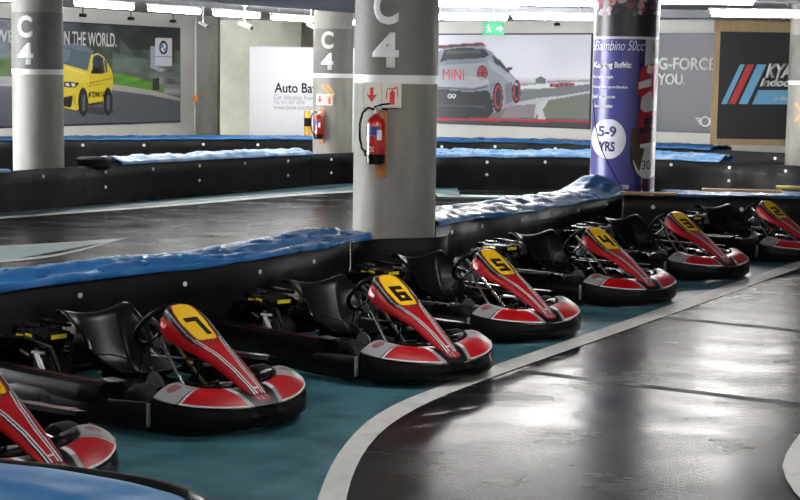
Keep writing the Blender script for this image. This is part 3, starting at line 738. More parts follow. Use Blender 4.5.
for sg in (-1, 1):
    mb = MB()
    for k in range(4):
        q = [(705.5+sg*4.6, 118+k*1.9), (705.5+sg*(10.5-k*1.3), 117.6+k*2), (705.5+sg*(9.5-k*1.3), 118.5+k*2), (705.5+sg*4.6, 119+k*1.9)]
        mb.face([A.P+A.d*w[0]+Vector((0,0,w[1]))+A.n*.016 for w in (A.uv(*p) for p in q)])
    mb.build('wing', M['white'], lg, smooth=0)
tag(t, 'dark grey wall poster reading G-FORCE YOU beside the plywood framed board', 'poster')
# --- striped charcoal board on plywood
t = empty('advertising_board')
kp0, kp1 = atY(712.5, 80, 33.1), atY(860, 80, 33.1)
A = Art(Vector((kp0.x, kp0.y)), Vector((1, 0)), .60, kp1.x-kp0.x, 2.66, 2); A.mid = 760
mb = MB(); mb.box((A.P.x+A.W/2, A.P.y+.02, .60+1.33+.035), (A.W, .03, 2.73)); mb.build('plywood_sheet', M['ply'], t, smooth=0)
a, b = A.uv(716.5, 138.5), A.uv(850, 33.5)
mb = MB(); mb.box((A.P.x+(a[0]+b[0])/2, A.P.y-.004, A.P.z+(a[1]+b[1])/2), (b[0]-a[0], .014, b[1]-a[1])); mb.build('printed_panel', M['dark_board'], t, smooth=0)
for nme, pts, m in (('stripe', [(739.9,64.4),(744.8,64.4),(726.6,104),(721,104)], 'sky_blue'), ('stripe', [(747,64.4),(754.2,64.4),(735,104),(728.4,104)], 'stripe_red'),
                    ('stripe', [(757,64.4),(766.5,64.4),(747.3,104),(738.5,104)], 'sky_blue'), ('banner_stripe', [(758.2,90),(840,90),(834,104.3),(751.8,104.3)], 'sky_blue')):
    flat(A, pts, M[m], t, nme)
A.text('lettering', "KYALAMI", 765, 64.3, 822, 77.8, M['white'], t, bold=.05, shear=.35); A.text('lettering', "Indoor Karting", 759.5, 79.2, 838, 88.7, M['white'], t, bold=.05, shear=.3)
A.text('lettering', "at the bay", 774, 96, 797, 101.5, M['white'], t, bold=.02, shear=.35)
mb = MB(); mb.box((A.P.x+.4, A.P.y+.06, .3), (.08,.06,.6)); mb.box((A.P.x+2.4, A.P.y+.06, .3), (.08,.06,.6)); mb.build('leg', M['ply'], t, smooth=0)
tag(t, 'charcoal board on plywood with slanted blue and red stripes', 'advertising board')
# --- white company board
t = empty('company_board')
q0, q1 = atY(249.5, 80, 36.6), atY(372, 80, 36.6)
A = Art(Vector((q0.x, q0.y)), Vector((1, 0)), 0, q1.x-q0.x, 2.575, 2); A.P += A.n*.002
mb = MB(); mb.box((A.P.x+A.W/2, A.P.y, 1.2875), (A.W, .024, 2.575), bev=.004); mb.build('panel', M['offwhite'], t)
mb = MB(); mb.box((A.P.x+A.W/2, A.P.y-.0005, 2.585), (A.W, .04, .02)); mb.build('top_rail', M['fixture'], t)
A.text('lettering', "Auto Bavaria", 274.5, 83.5, 334, 92.6, M['black_ink'], t, bold=.015)
A.text('small_print', "Cnr Allandale Road & Pretoria", 274, 95.6, 338, 99.4, M['letter_grey'], t); A.text('small_print', "Tel: 011 697 4700", 274, 100.7, 304.5, 104, M['letter_grey'], t)
A.text('small_print', "www.bmw-autobavaria.co.za", 274, 105.5, 334, 109.4, M['letter_grey'], t)
tag(t, 'tall white board lettered Auto Bavaria behind the farther pillar', 'company board')
# --- hazard post
t = empty('hazard_bollard'); p = atY(307.5, 113, 34.9); t.location = (p.x, p.y, 0)
mb = MB(); mb.lathe([(.07,.0),(.075,.02),(.075,1.13),(.06,1.15),(0,1.15)], n=20); mb.build('post', M['hazard_yellow'], t)
for z0, z1 in ((.80,.99), (.36,.56)): mb = MB(); mb.lathe([(.0755,z0),(.0765,z0),(.0765,z1),(.0755,z1)], n=20); mb.build('black_band', M['black_ink'], t)
tag(t, 'yellow and black banded post before the white company board', 'bollard')
# --- pull cord, cameras, exit sign
t = empty('cable_drop'); p = atY(195.5, 60, 37.6); t.location = (p.x, p.y, 0)
zt = ZC; ze = atY(195.5, 96, 37.6).z
mb = MB(); mb.tube([(0,0,ze),(0,0,zt)], .022, 8); mb.build('conduit', M['pvc'], t)
mb = MB(); mb.tube([(0,0,ze-.13),(0,0,ze+.02)], .065, 12); mb.box((0,0,ze-.05),(.15,.12,.10), bev=.02); mb.build('socket', M['orange'], t)
tag(t, 'thin white hanging conduit with an orange brown plug end', 'cable')
def camera_unit(px, py, Y, lab, sc=1.):
    p = atY(px, py, Y); t = empty('security_camera', (p.x, p.y, p.z))
    top = ZC - p.z
    mb = MB(); mb.tube([(0,0,.03),(0,0,top)], .02, 8); mb.tube([(0,0,top-.02),(0,0,top)], .06, 12); mb.build('mount', M['fixture'], t)
    mb = MB(); mb.tube([(-.10*sc,.05,.04),(.12*sc,-.06,-.05)], .05*sc, 12); mb.build('camera_body', M['fixture'], t)
    mb = MB(); mb.tube([(.121*sc,-.061,-.051),(.14*sc,-.07,-.058)], .035*sc, 12); mb.build('lens', M['gloss_black'], t)
    tag(t, lab, 'camera')
camera_unit(244.5, 25.5, 32.5, 'white security camera on the ceiling left of the white board', 1.2)
camera_unit(203, 24.2, 33.5, 'small white security camera beside the hanging conduit', .8)
camera_unit(311, 26, 33.0, 'small ceiling camera just left of the farther pillar', .8)
t = empty('exit_sign'); a, b = atY(482.8, 34.8, 31.4), atY(504.2, 22.2, 31.4); t.location = ((a.x+b.x)/2, 31.4, (a.z+b.z)/2)
w, h = b.x-a.x, b.z-a.z
mb = MB(); mb.box((0,0,0), (w,.03,h), bev=.004); mb.build('panel', M['green'], t)
mb = MB()
for f in ([(.06,.02),(.13,.02),(.13,.075),(.185,0),(.13,-.075),(.13,-.02),(.06,-.02)],): mb.face([(x*w/.42, -.017, z*h/.26) for x, z in f])
mb.build('arrow_symbol', M['white'], t, smooth=0)
mb = MB(); k = w/.42; 
for a0, a1 in (((-.11,.04),(-.10,-.02)), ((-.10,-.02),(-.14,-.08)), ((-.10,-.02),(-.06,-.05)), ((-.06,-.05),(-.065,-.085)), ((-.11,.035),(-.07,.01)), ((-.11,.035),(-.15,.02))):
    mb.tube([(a0[0]*k,-.018,a0[1]*k),(a1[0]*k,-.018,a1[1]*k)], .008, 6)
mb.lathe([(.0,-.004),(.014,-.002),(.014,.002)], (-.105*k,-.018,.065*k), 'y', 12); mb.build('running_figure', M['white'], t)
mb = MB(); 
for x in (-.3*w, .3*w): mb.tube([(x,0,h/2),(x,0,ZC-t.location.z)], .006, 6)
mb.build('hanger', M['fixture'], t)
tag(t, 'green exit sign with running figure and arrow hanging over the race car poster', 'exit sign')
for px, py, Y, lb in ((83,15.3,31.5,'above the yellow car'),(131,18.6,33.5,'above the middle of the yellow car poster'),(173,21.2,35.5,'above the roundel sign of the poster'),(557,24.3,36.5,'above the race car poster')):
    p = atY(px, py, Y); t = empty('poster_spotlight', p)
    mb = MB(); mb.box((0,0,0), (.14,.12,.07), bev=.015); mb.build('lamp_head', M['gloss_black'], t)
    mb = MB(); mb.tube([(0,0,.03),(0,0,ZC-p.z)], .012, 6); mb.build('stem', M['gloss_black'], t); tag(t, 'small black spotlight under the ceiling '+lb, 'spotlight')

# ------------------------------------------------------------------ banner pillar
bp = atY(624.5, 100, 20.05); BR = .415
t = empty('wrapped_pillar', (bp.x, bp.y, 0))
mb = MB(); mb.lathe([(BR-.012, 0), (BR-.012, ZC)], n=64); mb.build('shaft', M['concrete'], t)
nA, nZ = 220, 560
al = np.linspace(-R(100), R(100), nA); zz = np.linspace(.30, ZC-.01, nZ)
AL, ZZ = np.meshgrid(al, zz, indexing='ij')
view = math.atan2(bp.x, bp.y)
col = np.zeros((nA, nZ, 3)); col[:] = srgb('4a4896')
def pxv(y): return atY(624.5, y, 20.05-BR).z
S = np.sin(AL + 0)*1.0          # -1..1 across the visible half
zedge = pxv(36.5)
col[ZZ > zedge] = srgb('26242a')
rng = np.random.RandomState(4)
for q in range(90):            # blurred crowd and flowers at the top
    a0, z0 = rng.uniform(-1.2, 1.2), rng.uniform(pxv(14), pxv(-14)); r = rng.uniform(.02, .055)
    c = [srgb(h) for h in ('8a2a34','c8a0a4','3a5a34','5a2a50','b8b0b4','20161c','a03040')][rng.randint(7)]
    m = ((AL-a0)*BR)**2 + (ZZ-z0)**2 < r*r; col[m] = c
m = (ZZ < zedge) & (S > .58); col[m] = srgb('c9c6cc')                      # pale strip behind the driver
m = (ZZ < zedge) & (S > .40) & (S <= .58); col[m] = srgb('262a5c')
m = (ZZ < zedge) & (ZZ > zedge-.03); col[m] = srgb('e6e6ea')
def ub(px): return (px-624.5)/32.0       # photo column -> sine of angle
def bpoly(pts, c):
    P = [(ub(x), pxv(y)) for x, y in pts]; m = inside(S, ZZ, P) & (np.abs(AL) < R(90)); col[m] = srgb(c)
bpoly([(651,40),(656,38),(657,58),(652,58),(650,50)], '5a3a34')
bpoly([(640,68),(646,64),(657,62),(657,190),(643,190),(645,160),(638,140),(639,112),(642,100),(637,94),(637,84)], 'b01c2c')
bpoly([(638,82),(650,78),(650,86),(638,89)], 'e4e0da'); bpoly([(641,97),(650,90),(655,110),(644,112),(640,108)], 'cfc8cc'); bpoly([(646,64),(652,66),(650,74),(645,72)], 'e8e0d0')
bpoly([(644,118),(653,116),(653,124),(644,126)], '2a1a20'); bpoly([(648,150),(657,150),(657,190),(650,190)], '7a2030')
bpoly([(644,176),(650,172),(652,192),(645,192)], '2a2430')
hc = (ub(647), pxv(152)); m = ((S-hc[0])/.50)**2 + ((ZZ-hc[1])/.33)**2 < 1; col[m & (np.abs(AL)<R(90))] = srgb('2a2024')
m = ((S-ub(649))/.46)**2 + ((ZZ-pxv(156))/.29)**2 < 1; col[m & (np.abs(AL)<R(90))] = srgb('ddd8d4')
bpoly([(632,128),(638,126),(645,150),(641,172),(634,158),(631,142)], '4a3a30'); bpoly([(640,134),(656,130),(656,142),(641,146)], '6a2430'); bpoly([(641,144),(656,142),(656,146),(641,148)], 'f0ece8')
m = ((S-ub(610))/.535)**2 + ((ZZ-pxv(139.5))/(abs(pxv(159.5)-pxv(139.5))))**2 < 1; col[m & (np.abs(AL) < R(90))] = srgb('eceaf2')
m = np.abs(AL) > R(80); col[m] = srgb('e4e2ea')
X = BR*np.sin(AL+0*view); Y = -BR*np.cos(AL)
rot = -view   # turn the printed face to where it points in the photograph
ca, sa = math.cos(rot), math.sin(rot)
grid_mesh('printed_wrap', np.stack([X*ca-Y*sa, X*sa+Y*ca, ZZ], -1), M['poster'], t, cols=col)
def wrapf(x0, x1, y0, y1):
    a0, a1 = math.asin(max(-.99, ub(x0))), math.asin(min(.99, ub(x1))); z0, z1 = pxv(y1), pxv(y0)
    def f(u, v, d):
        s = ub(x0) + (ub(x1)-ub(x0))*u; a = math.asin(max(-.995, min(.995, s))) + rot
        return Vector(((BR+.001+d)*math.sin(a), -(BR+.001+d)*math.cos(a), z0+(z1-z0)*v))
    return f
lettering('banner_heading', 'Bambino 50cc', wrapf(594, 642, 40.5, 50.5), M['white'], t, bold=.0, shear=.3, slices=12, depth=.001)
lettering('banner_text', 'Karting Builds:', wrapf(593.5, 630, 61.8, 69.8), M['white'], t, bold=.05, slices=12, depth=.001)
for s_, x1, y in (('Body strength', 613, 75.6), ('Hand eye co-ordination', 627, 85.6), ('Self confidence', 615.5, 95), ('Concentration', 613, 104.3)):
    lettering('banner_text', s_, wrapf(593.5, x1, y, y+3.8), M['white'], t, bold=.04, slices=10, depth=.001)
lettering('banner_text', '5-9', wrapf(600, 617.5, 126.5, 137.5), M['label_blue'], t, bold=.035, slices=6, depth=.0015)
lettering('banner_text', 'YRS', wrapf(600.5, 616.5, 142, 152), M['label_blue'], t, bold=.035, slices=6, depth=.0015)
lettering('banner_text', '011 55 11 608', wrapf(594, 631.5, 184.5, 189.5), M['white'], t, bold=.04, slices=10, depth=.001)
lettering('banner_text', '30', wrapf(643.5, 651.5, 160.5, 169.5), M['black_ink'], t, bold=.0, slices=4, depth=.001)
mb = MB()
pts = [((594,100)),((597,125)),((602,145)),((610,163)),((620,180)),((627,191))]
mb.tube([wrapf(590,660,0,200)((x-590)/70, 1-y/200, .006) for x, y in pts], .006, 6); mb.build('cable', M['black_ink'], t)
tag(t, 'round pillar wrapped in a purple children karting banner with driver and helmet', 'pillar')

# ------------------------------------------------------------------ go-kart
RED, WHT, BLK, SIL, YEL, MAR = (srgb(h) for h in ('a80a16','d2d2d4','08080a','8f8f92','f0c01c','780e18'))
def fairing(t):
    nT, nV = 241, 34
    T = np.linspace(-1, 1, nT)
    def outer(s):     # s in -1..1 (kart's right to left)
        a = s*math.pi/2
        return .615 + .350*math.copysign(abs(math.cos(a))**1.25, math.cos(a)), .53*math.copysign(abs(math.sin(a))**.97, math.sin(a))
    def inner(s):
        a = s*math.pi/2
        return .60 + .165*math.copysign(abs(math.cos(a))**.95, math.cos(a)), .335*math.copysign(abs(math.sin(a))**.86, math.sin(a))
    G = np.zeros((nT, nV, 3)); Cc = np.zeros((nT, nV, 3)); Uo = []
    for i, s in enumerate(T):
        ox, oy = outer(s); ix, iy = inner(s)
        side = abs(s)**1.5
        zi = .225 + .045*side; zo = .150 + .065*side
        for k in range(nV):
            v = k/(nV-1)
            z = zi + (zo-zi)*v + .022*math.sin(v*math.pi)
            G[i, k] = (ix+(ox-ix)*v*.985, iy+(oy-iy)*v*.985, z)
            # graphics
            a = abs(s); edge = .70 - .10*(1-v)        # silver shoulder patch
            c = RED
            if v > .955: c = WHT if a > .14 else BLK
            if a < .10+.10*(1-v): c = BLK
            elif a < .135+.13*(1-v): c = SIL if v > .5 else WHT
            if a > edge: c = SIL
            elif a > edge-.016: c = BLK
            elif a > edge-.034: c = WHT
            if a > edge+.02 and (((a-.86)/.075)**2 + ((v-.45)/.25)**2) < 1: c = MAR if (int(a*90)+int(v*14)) % 3 else SIL
            if ((s/.075)**2 + ((v-.70)/.17)**2) < 1: c = MAR if ((s/.055)**2 + ((v-.70)/.10)**2) > 1 else (RED if int((s+1)*60) % 2 else SIL)
            if v < .05: c = BLK
            Cc[i, k] = c
    grid_mesh('top_fairing', G, M['paint'], t, cols=Cc, thick=.006)
    # black moulded bumper body below
    rings = []
    for i, s in enumerate(T[::4]):
        ox, oy = outer(s); ix, iy = inner(s); d = Vector((ox-ix, oy-iy)).normalized(); side = abs(s)**1.5
        zo = .150 + .065*side; zi = .225+.045*side
        prof = [(-.012, zo-.006), (.002, zo-.010), (.010, zo-.045), (.014, .105), (.010, .055), (-.02, .030), (-.10, .028), (-.16, .06), (-.16, .12), (-.06, zo-.035)]
        rings.append([(ox+d.x*q, oy+d.y*q, z) for q, z in prof])
    mb = MB(); mb.loft(rings); mb.build('front_bumper', M['bumper'], t, smooth=50)
PAN = {}
def panel(t):
    """number panel: plate on top, tongue running down to the nose"""
    nS, nT = 220, 83
    xs = [.150,.175,.21,.28,.35,.42,.47,.60,.75,.84,.895]
    zs = [.630,.626,.606,.560,.514,.472,.447,.388,.303,.25,.213]
    hw = [.045,.076,.098,.112,.110,.100,.090,.076,.062,.054,.042]
    fo = [.015,.030,.040,.044,.044,.040,.036,.026,.020,.016,.010]
    fd = [.05,.085,.105,.095,.080,.065,.055,.042,.03,.025,.018]
    bk = [.045,.055,.060,.050,.035,.02,.012,.008,.005,.003,.001]
    S = np.linspace(0, 1, nS)**1.0; G = np.zeros((nS, nT, 3)); Cc = np.zeros((nS, nT, 3))
    X = xs[0] + (xs[-1]-xs[0])*S
    Z = np.interp(X, xs, zs); H = np.interp(X, xs, hw); FO = np.interp(X, xs, fo); FD = np.interp(X, xs, fd); BK = np.interp(X, xs, bk)
    for A_ in (Z, H, FO, FD):
        for _ in range(10): A_[1:-1] = (A_[:-2]+A_[1:-1]*2+A_[2:])/4
    for i in range(nS):
        for k in range(nT):
            w = -1 + 2*k/(nT-1); a = abs(w); sg = 1 if w >= 0 else -1
            if a < .66: y = a/.66*H[i]; dz = -.006*(a/.66)**2
            else: q = (a-.66)/.34; y = H[i] + FO[i]*math.sin(q*math.pi/2); dz = -.006 - FD[i]*(1-math.cos(q*math.pi/2))
            G[i, k] = (X[i] - (BK[i]*(a-.66)/.34 if a > .66 else 0), sg*y, Z[i]+dz)
            x = X[i]
            # graphics
            c = RED
            if x < .50:
                ylim = np.interp(x, [.162,.168,.19,.22,.30,.38,.43,.444,.446], [.0,.052,.070,.082,.088,.082,.070,.050,.0])
                yo = np.interp(x, [.152,.158,.18,.22,.30,.39,.44,.456,.459], [.0,.060,.080,.092,.098,.093,.080,.058,.0])
                if y < ylim: c = YEL
                elif y < yo: c = MAR
                elif y < yo+.013: c = BLK
                elif y < yo+.021 and x > .17: c = SIL
                elif y < yo+.036: c = BLK
            if x >= .43:
                q = np.interp(x, [.43,.55,.70,.885], [.088,.050,.026,.018])
                e = y-q
                if e > -.004 and c is not YEL and c is not MAR or x > .465:
                    if abs(e) < .004: c = WHT
                    elif .004 <= e < .013: c = BLK
                    elif .013 <= e < .022: c = WHT if x > .5 else SIL
                    elif .022 <= e < .032 : c = BLK
                    elif e <= -.004: c = RED
                if x > .84 and y < q and int((x-.84)/.011) == 1: c = WHT
            Cc[i, k] = c
    PAN['x'] = X; PAN['z'] = Z
    grid_mesh('number_panel', G, M['paint'], t, cols=Cc, thick=.005)
SEG = {'8':'abcdefg','7':'abc','6':'acdefg','5':'acdfg','4':'bcfg','3':'abcdg','2':'abged'}
def number(t, ch):
    X_, Z_ = PAN['x'], PAN['z']
    """block numeral lying on the yellow plate"""
    w, h, s = .102, .162, .034
    R_ = dict(a=(0,h-s,w,h), g=(0,(h-s)/2,w,(h+s)/2), d=(0,0,w,s), f=(0,h/2-s/2,s,h), e=(0,0,s,h/2+s/2), b=(w-s,h/2-s/2,w,h), c=(w-s,0,w,h/2+s/2))
    mb = MB()
    def F(u, v, d):
        x = .405 - v*.80; z = float(np.interp(x, X_, Z_))
        y = (u-w/2); return Vector((x, y + (v-h/2)*-.06, z - .006*(y/.11)**2 + .001 + d))
    for kk in SEG[ch]:
        x0, y0, x1, y1 = R_[kk]; n = 4
        for i in range(n):
            ya, yb = y0+(y1-y0)*i/n, y0+(y1-y0)*(i+1)/n
            d = .0025
            P = [F(x0, ya, d), F(x1, ya, d), F(x1, yb, d), F(x0, yb, d)]; Q = [F(x0, ya, -.002), F(x1, ya, -.002), F(x1, yb, -.002), F(x0, yb, -.002)]
            mb.face(P); 
            for j in range(4): mb.face([P[j], P[(j+1)%4], Q[(j+1)%4], Q[j]])
    bmesh.ops.remove_doubles(mb.bm, verts=mb.bm.verts, dist=1e-5)
    return mb.build('race_number', M['black_ink'], t, smooth=0)
def seat(t):
    prof = [(-.02,.20),(-.08,.155),(-.20,.115),(-.34,.105),(-.45,.125),(-.53,.185),(-.585,.28),(-.635,.38),(-.672,.455),(-.700,.470),(-.722,.455)]
    prof = prof; xs = np.array([p[0] for p in prof]); zs = np.array([p[1] for p in prof]); n = 60
    u = np.linspace(0, len(prof)-1, n); X = np.interp(u, range(len(prof)), xs); Z = np.interp(u, range(len(prof)), zs)
    for _ in range(4):
        for A_ in (X, Z): A_[1:-1] = (A_[:-2]+A_[1:-1]*2+A_[2:])/4
    side = np.interp(u, range(len(prof)), [.02,.06,.12,.16,.17,.16,.14,.09,.02,.0,0])
    half = np.interp(u, range(len(prof)), [.17,.18,.19,.20,.205,.21,.215,.225,.232,.232,.228])
    G = np.zeros((n, 33, 3))
    for i in range(n):
        a = max(0, i-1); b = min(n-1, i+1); tx, tz = X[b]-X[a], Z[b]-Z[a]; L = math.hypot(tx, tz); nx, nz = tz/L, -tx/L   # normal to the inside
        for k in range(33):
            w = -1+2*k/32; q = abs(w)
            y = w*half[i]*(1.0 if q < .8 else 1.0); r = side[i]*max(0, (q-.62)/.38)**1.6 + .045*w*w*min(1, max(0, (i-20)/16))
            G[i, k] = (X[i]+nx*r, y + math.copysign(.02*max(0, (q-.8)/.2), w), Z[i]+nz*r)
    o = grid_mesh('seat', G, M['seat'], t, thick=.012)
    mb = MB()
    L_ = [G[i, 0] for i in range(n)]; R2 = [G[i, -1] for i in range(n)]
    mb.tube([tuple(p) for p in L_[::2]]+[tuple(L_[-1])], .009, 8); mb.tube([tuple(p) for p in R2[::2]]+[tuple(R2[-1])], .009, 8); mb.tube([tuple(G[-4, k]) for k in range(0, 33, 2)], .010, 8)
    mb.build('seat_rim', M['gloss_black'], o)
def side_pod(t, sg):
    rings = []
    for x, zt_, zb_, y0, y1 in ((-1.08,.20,.07,.54,.63),(-1.02,.215,.05,.54,.665),(-.8,.222,.045,.55,.685),(-.3,.236,.045,.555,.69),(.1,.252,.05,.56,.685),(.26,.262,.07,.565,.675),(.298,.262,.15,.575,.665)):
        b = .018
        rings.append([(x, sg*y0, zt_-.02), (x, sg*(y0+b), zt_), (x, sg*(y1-.05), zt_), (x, sg*(y1-.012), zt_-.012), (x, sg*y1, zt_-.04), (x, sg*(y1+.008), (zt_+zb_)/2), (x, sg*(y1-.03), zb_), (x, sg*(y0+.03), zb_)])
    mb = MB(); mb.loft(rings); o = mb.build('side_pod', M['pod'], t, smooth=40)
    # decal strip on the pod top: red flash with a silver edge
    n = 60; G = np.zeros((n, 9, 3)); Cc = np.zeros((n, 9, 3))
    for i in range(n):
        x = -.80 + 1.05*i/(n-1); z = np.interp(x, [-1.02,-.8,-.3,.1,.26], [.215,.222,.236,.252,.262]) + .0025
        for k in range(9):
            y = .575 + .062*k/8; G[i, k] = (x, sg*y, z)
            c = BLK
            if .0 < x < .22 and 2 <= k <= 6: c = MAR if noise.noise(Vector((x*28, y*30, 0))) > -.12 else BLK
            elif -.7 < x < -.1 and noise.noise(Vector((x*10, y*50, 3))) > .3: c = MAR
            if k == 8 and x > -.1: c = SIL*.15
            if x > .243: c = SIL*.4
            Cc[i, k] = c
    grid_mesh('pod_decal', G, M['paint'], o, cols=Cc, thick=.0015)
    # low belt bumper under the pod, running forward to the fairing
    rings = []
    for x, zt_, y1 in ((-1.1,.17,.63),(-.9,.175,.685),(-.3,.18,.702),(.2,.185,.685),(.45,.195,.63),(.605,.20,.57)):
        rings.append([(x, sg*(y1-.10), .04), (x, sg*(y1-.015), .032), (x, sg*y1, .06), (x, sg*(y1+.006), .11), (x, sg*(y1-.004), zt_-.02), (x, sg*(y1-.02), zt_-.006), (x, sg*(y1-.045), zt_-.02), (x, sg*(y1-.10), zt_-.07)])
    mb = MB(); mb.loft(rings); o2 = mb.build('side_bumper', M['bumper'], t, smooth=40)
    mb = MB(); mb.box((.618, sg*.562, .125), (.010,.028,.13), bev=.003); mb.build('joint_strap', M['alu'], o2)
def wheel(t, x, y, r, w):
    s = 1 if y > 0 else -1
    mb = MB(); mb.lathe([(r*.52,-w/2+.004),(r*.75,-w/2),(r*.93,-w/2+.008),(r,-w/2+.028),(r,w/2-.028),(r*.93,w/2-.008),(r*.75,w/2),(r*.52,w/2-.004),(r*.52,-w/2+.004)], (x, y, r), 'y', 28)
    o = mb.build('tyre', M['tyre'], t)
    mb = MB(); mb.lathe([(.018,-w/2-.01),(.03,-w/2-.008),(.035,-w/2+.03),(r*.45,-w/2+.035),(r*.52,-w/2+.005),(r*.53,w/2-.005),(r*.45,w/2-.035),(.035,w/2-.03),(.03,w/2+.008),(.018,w/2+.01)], (x, y, r), 'y', 24)
    mb.build('rim', M['alu'], o)
def build_kart():
    t = empty('go_kart')
    fairing(t); panel(t); seat(t)
    for sg in (-1, 1): side_pod(t, sg)
    for x, y, r, w in ((.40,-.43,.125,.13),(.40,.43,.125,.13),(-.66,-.33,.14,.16),(-.66,.33,.14,.16)): wheel(t, x, y, r, w)
    # chassis tubes, floor tray
    mb = MB()
    for s in (-1, 1):
        mb.tube([(.74,s*.12,.09),(.62,s*.27,.09),(.40,s*.27,.09),(.15,s*.30,.07),(-.55,s*.30,.07),(-.75,s*.26,.09),(-1.05,s*.26,.10)], .015, 8)
        mb.tube([(.30,s*.28,.08),(.28,s*.52,.09),(-.6,s*.55,.09),(-.62,s*.30,.08)], .011, 8)
    for x, yy in ((.62,.27),(.40,.27),(.1,.30),(-.5,.30),(-1.0,.26)): mb.tube([(x,-yy,.08),(x,yy,.08)], .014, 8)
    mb.tube([(-.66,-.42,.14),(-.66,.42,.14)], .018, 10); mb.build('chassis_frame', M['gloss_black'], t)
    mb = MB(); mb.box((.15,0,.055), (1.05,.56,.008)); mb.build('floor_tray', M['bumper'], t)
    # steering
    c = Vector((.0,0,.485)); up = Vector((.65,0,.76)).normalized(); ax = Vector((-.76,0,.65)); rt = Vector((0,1,0))
    ring = [c + (up*math.cos(a)*.165 + rt*math.sin(a)*.17) for a in np.linspace(0, 2*math.pi, 37)]
    mb = MB(); mb.tube(ring, .0165, 10, cap=False); o = mb.build('steering_wheel', M['bumper'], t)
    mb = MB(); cc = c - ax*.03
    for a in (0, 2.2, -2.2): mb.tube([cc, cc.lerp(c + (up*math.cos(a+math.pi)*.165+rt*math.sin(a+math.pi)*.17), .55), c + (up*math.cos(a+math.pi)*.162+rt*math.sin(a+math.pi)*.168)], .012, 8)
    mb.tube([cc-ax*.01, cc+ax*.012], .038, 16); mb.build('wheel_spokes', M['alu'], o)
    mb = MB(); mb.tube([cc, (.50,0,.12)], .011, 8); mb.tube([(.10,0,.37),(.03,0,.43)], .02, 8); mb.build('steering_column', M['chrome'], t)
    mb = MB(); mb.box((.06,-.06,.40), (.07,.05,.07), bev=.01); mb.box((.05,.06,.42), (.06,.05,.05), bev=.01); mb.build('column_bracket', M['alu'], t)
    # chrome struts that carry the number panel
    for s in (-1, 1):
        mb = MB(); mb.tube([(.10,s*.105,.50),(.13,s*.105,.42),(.45,s*.185,.205),(.47,s*.20,.10)], .0085, 8); mb.tube([(.125,s*.118,.47),(.155,s*.12,.405),(.475,s*.20,.20)], .006, 8); mb.build('panel_strut', M['chrome'], t)
    mb = MB(); mb.tube([(.10,-.15,.335),(.30,0,.32),(.44,.2,.27),(.52,.30,.20)], .007, 8); mb.build('brace_rod', M['chrome'], t); mb = MB(); mb.tube([(.12,.14,.40),(.42,.22,.24)], .007, 6);
    mb.build('brace_rod', M['chrome'], t)
    for s in (-1, 1):
        mb = MB(); mb.tube([(.60,s*.22,.20),(.52,s*.30,.13),(.40,s*.36,.12)], .01, 8); mb.build('tie_rod', M['chrome'], t)
    mb = MB(); mb.tube([(.42,-.09,.46),(.50,-.12,.34),(.50,-.13,.22),(.45,-.14,.12)], .006, 6); mb.tube([(.16,-.12,.47),(.06,-.18,.38),(.05,-.2,.24),(.1,-.2,.12)], .006, 6)
    mb.tube([(-.30,-.28,.3),(-.1,-.3,.33),(.1,-.2,.3),(.3,-.2,.16)], .005, 6); mb.build('cable', M['gloss_black'], t)
    for s in (-1, 1):
        mb = MB(); mb.tube([(.66,s*.17,.10),(.70,s*.17,.24),(.68,s*.17,.27)], .009, 8); mb.box((.69,s*.17,.245), (.018,.085,.05), bev=.005); mb.build('pedal', M['gloss_black'], t)
        mb = MB(); mb.tube([(.44,s*.29,.08),(.42,s*.34,.19)], .016, 8); mb.box((.42,s*.33,.14), (.06,.05,.06), bev=.01); mb.tube([(.36,s*.30,.15),(.36,s*.12,.17)], .008, 8); mb.build('stub_axle', M['alu'], t)
        # black foot guard behind the fairing
        mb = MB(); mb.loft([[(x, s*y0, .12), (x+.02, s*y0, z), (x-.02, s*y1, z+.006), (x-.04, s*y1, .12)] for x, y0, y1, z in ((.44,.30,.40,.20),(.56,.27,.38,.25),(.66,.20,.32,.262),(.74,.10,.22,.24))]); mb.build('foot_guard', M['gloss_black'], t)
        mb = MB(); mb.lathe([(.0,0),(.012,.002),(.012,.014),(.006,.018),(0,.018)], (.10,s*.145,.245), 'z', 10); mb.build('fastener', M['alu'], t); mb = MB(); mb.lathe([(.012,0),(.014,.012),(.0,.014)], (.02,s*.46,.256), 'z', 10); mb.build('fastener', M['alu'], t)
        mb = MB(); mb.box((.05,s*.37,.205), (.16,.07,.02), bev=.006); mb.build('hinge_plate', M['alu'], t)
        mb = MB(); mb.loft([[(x, s*.26, .10), (x, s*.28, z), (x, s*.42, z), (x, s*.43, .10)] for x, z in ((-.08,.13),(.02,.20),(.18,.225),(.26,.19))]); mb.build('front_deck', M['gloss_black'], t)
    mb = MB(); mb.box((.50,-.02,.15), (.14,.10,.06), bev=.015); mb.tube([(.5,-.05,.17),(.5,.10,.17)], .03, 14); mb.tube([(.36,-.16,.16),(.36,-.06,.16)], .035, 14); mb.build('brake_cylinder', M['gloss_black'], t)
    # brake disc
    mb = MB(); mb.lathe([(.03,-.004),(.085,-.004),(.085,.004),(.03,.004)], (.20,-.20,.17), 'y', 24); mb.build('brake_disc', M['alu'], t)
    # engine on the kart's right, airbox and labels
    e = empty('engine', (-.80,-.31,-.01)); e.parent = t
    mb = MB(); mb.box((0,0,.20), (.26,.20,.18), bev=.02); mb.box((.02,.0,.32), (.20,.18,.06), bev=.015)
    for k in range(7): mb.box((.14+.0,0,.14+k*.028), (.12,.17,.008))
    mb.tube([(-.18,-.06,.22),(-.18,.10,.22)], .07, 18); mb.build('crankcase', M['gloss_black'], e)
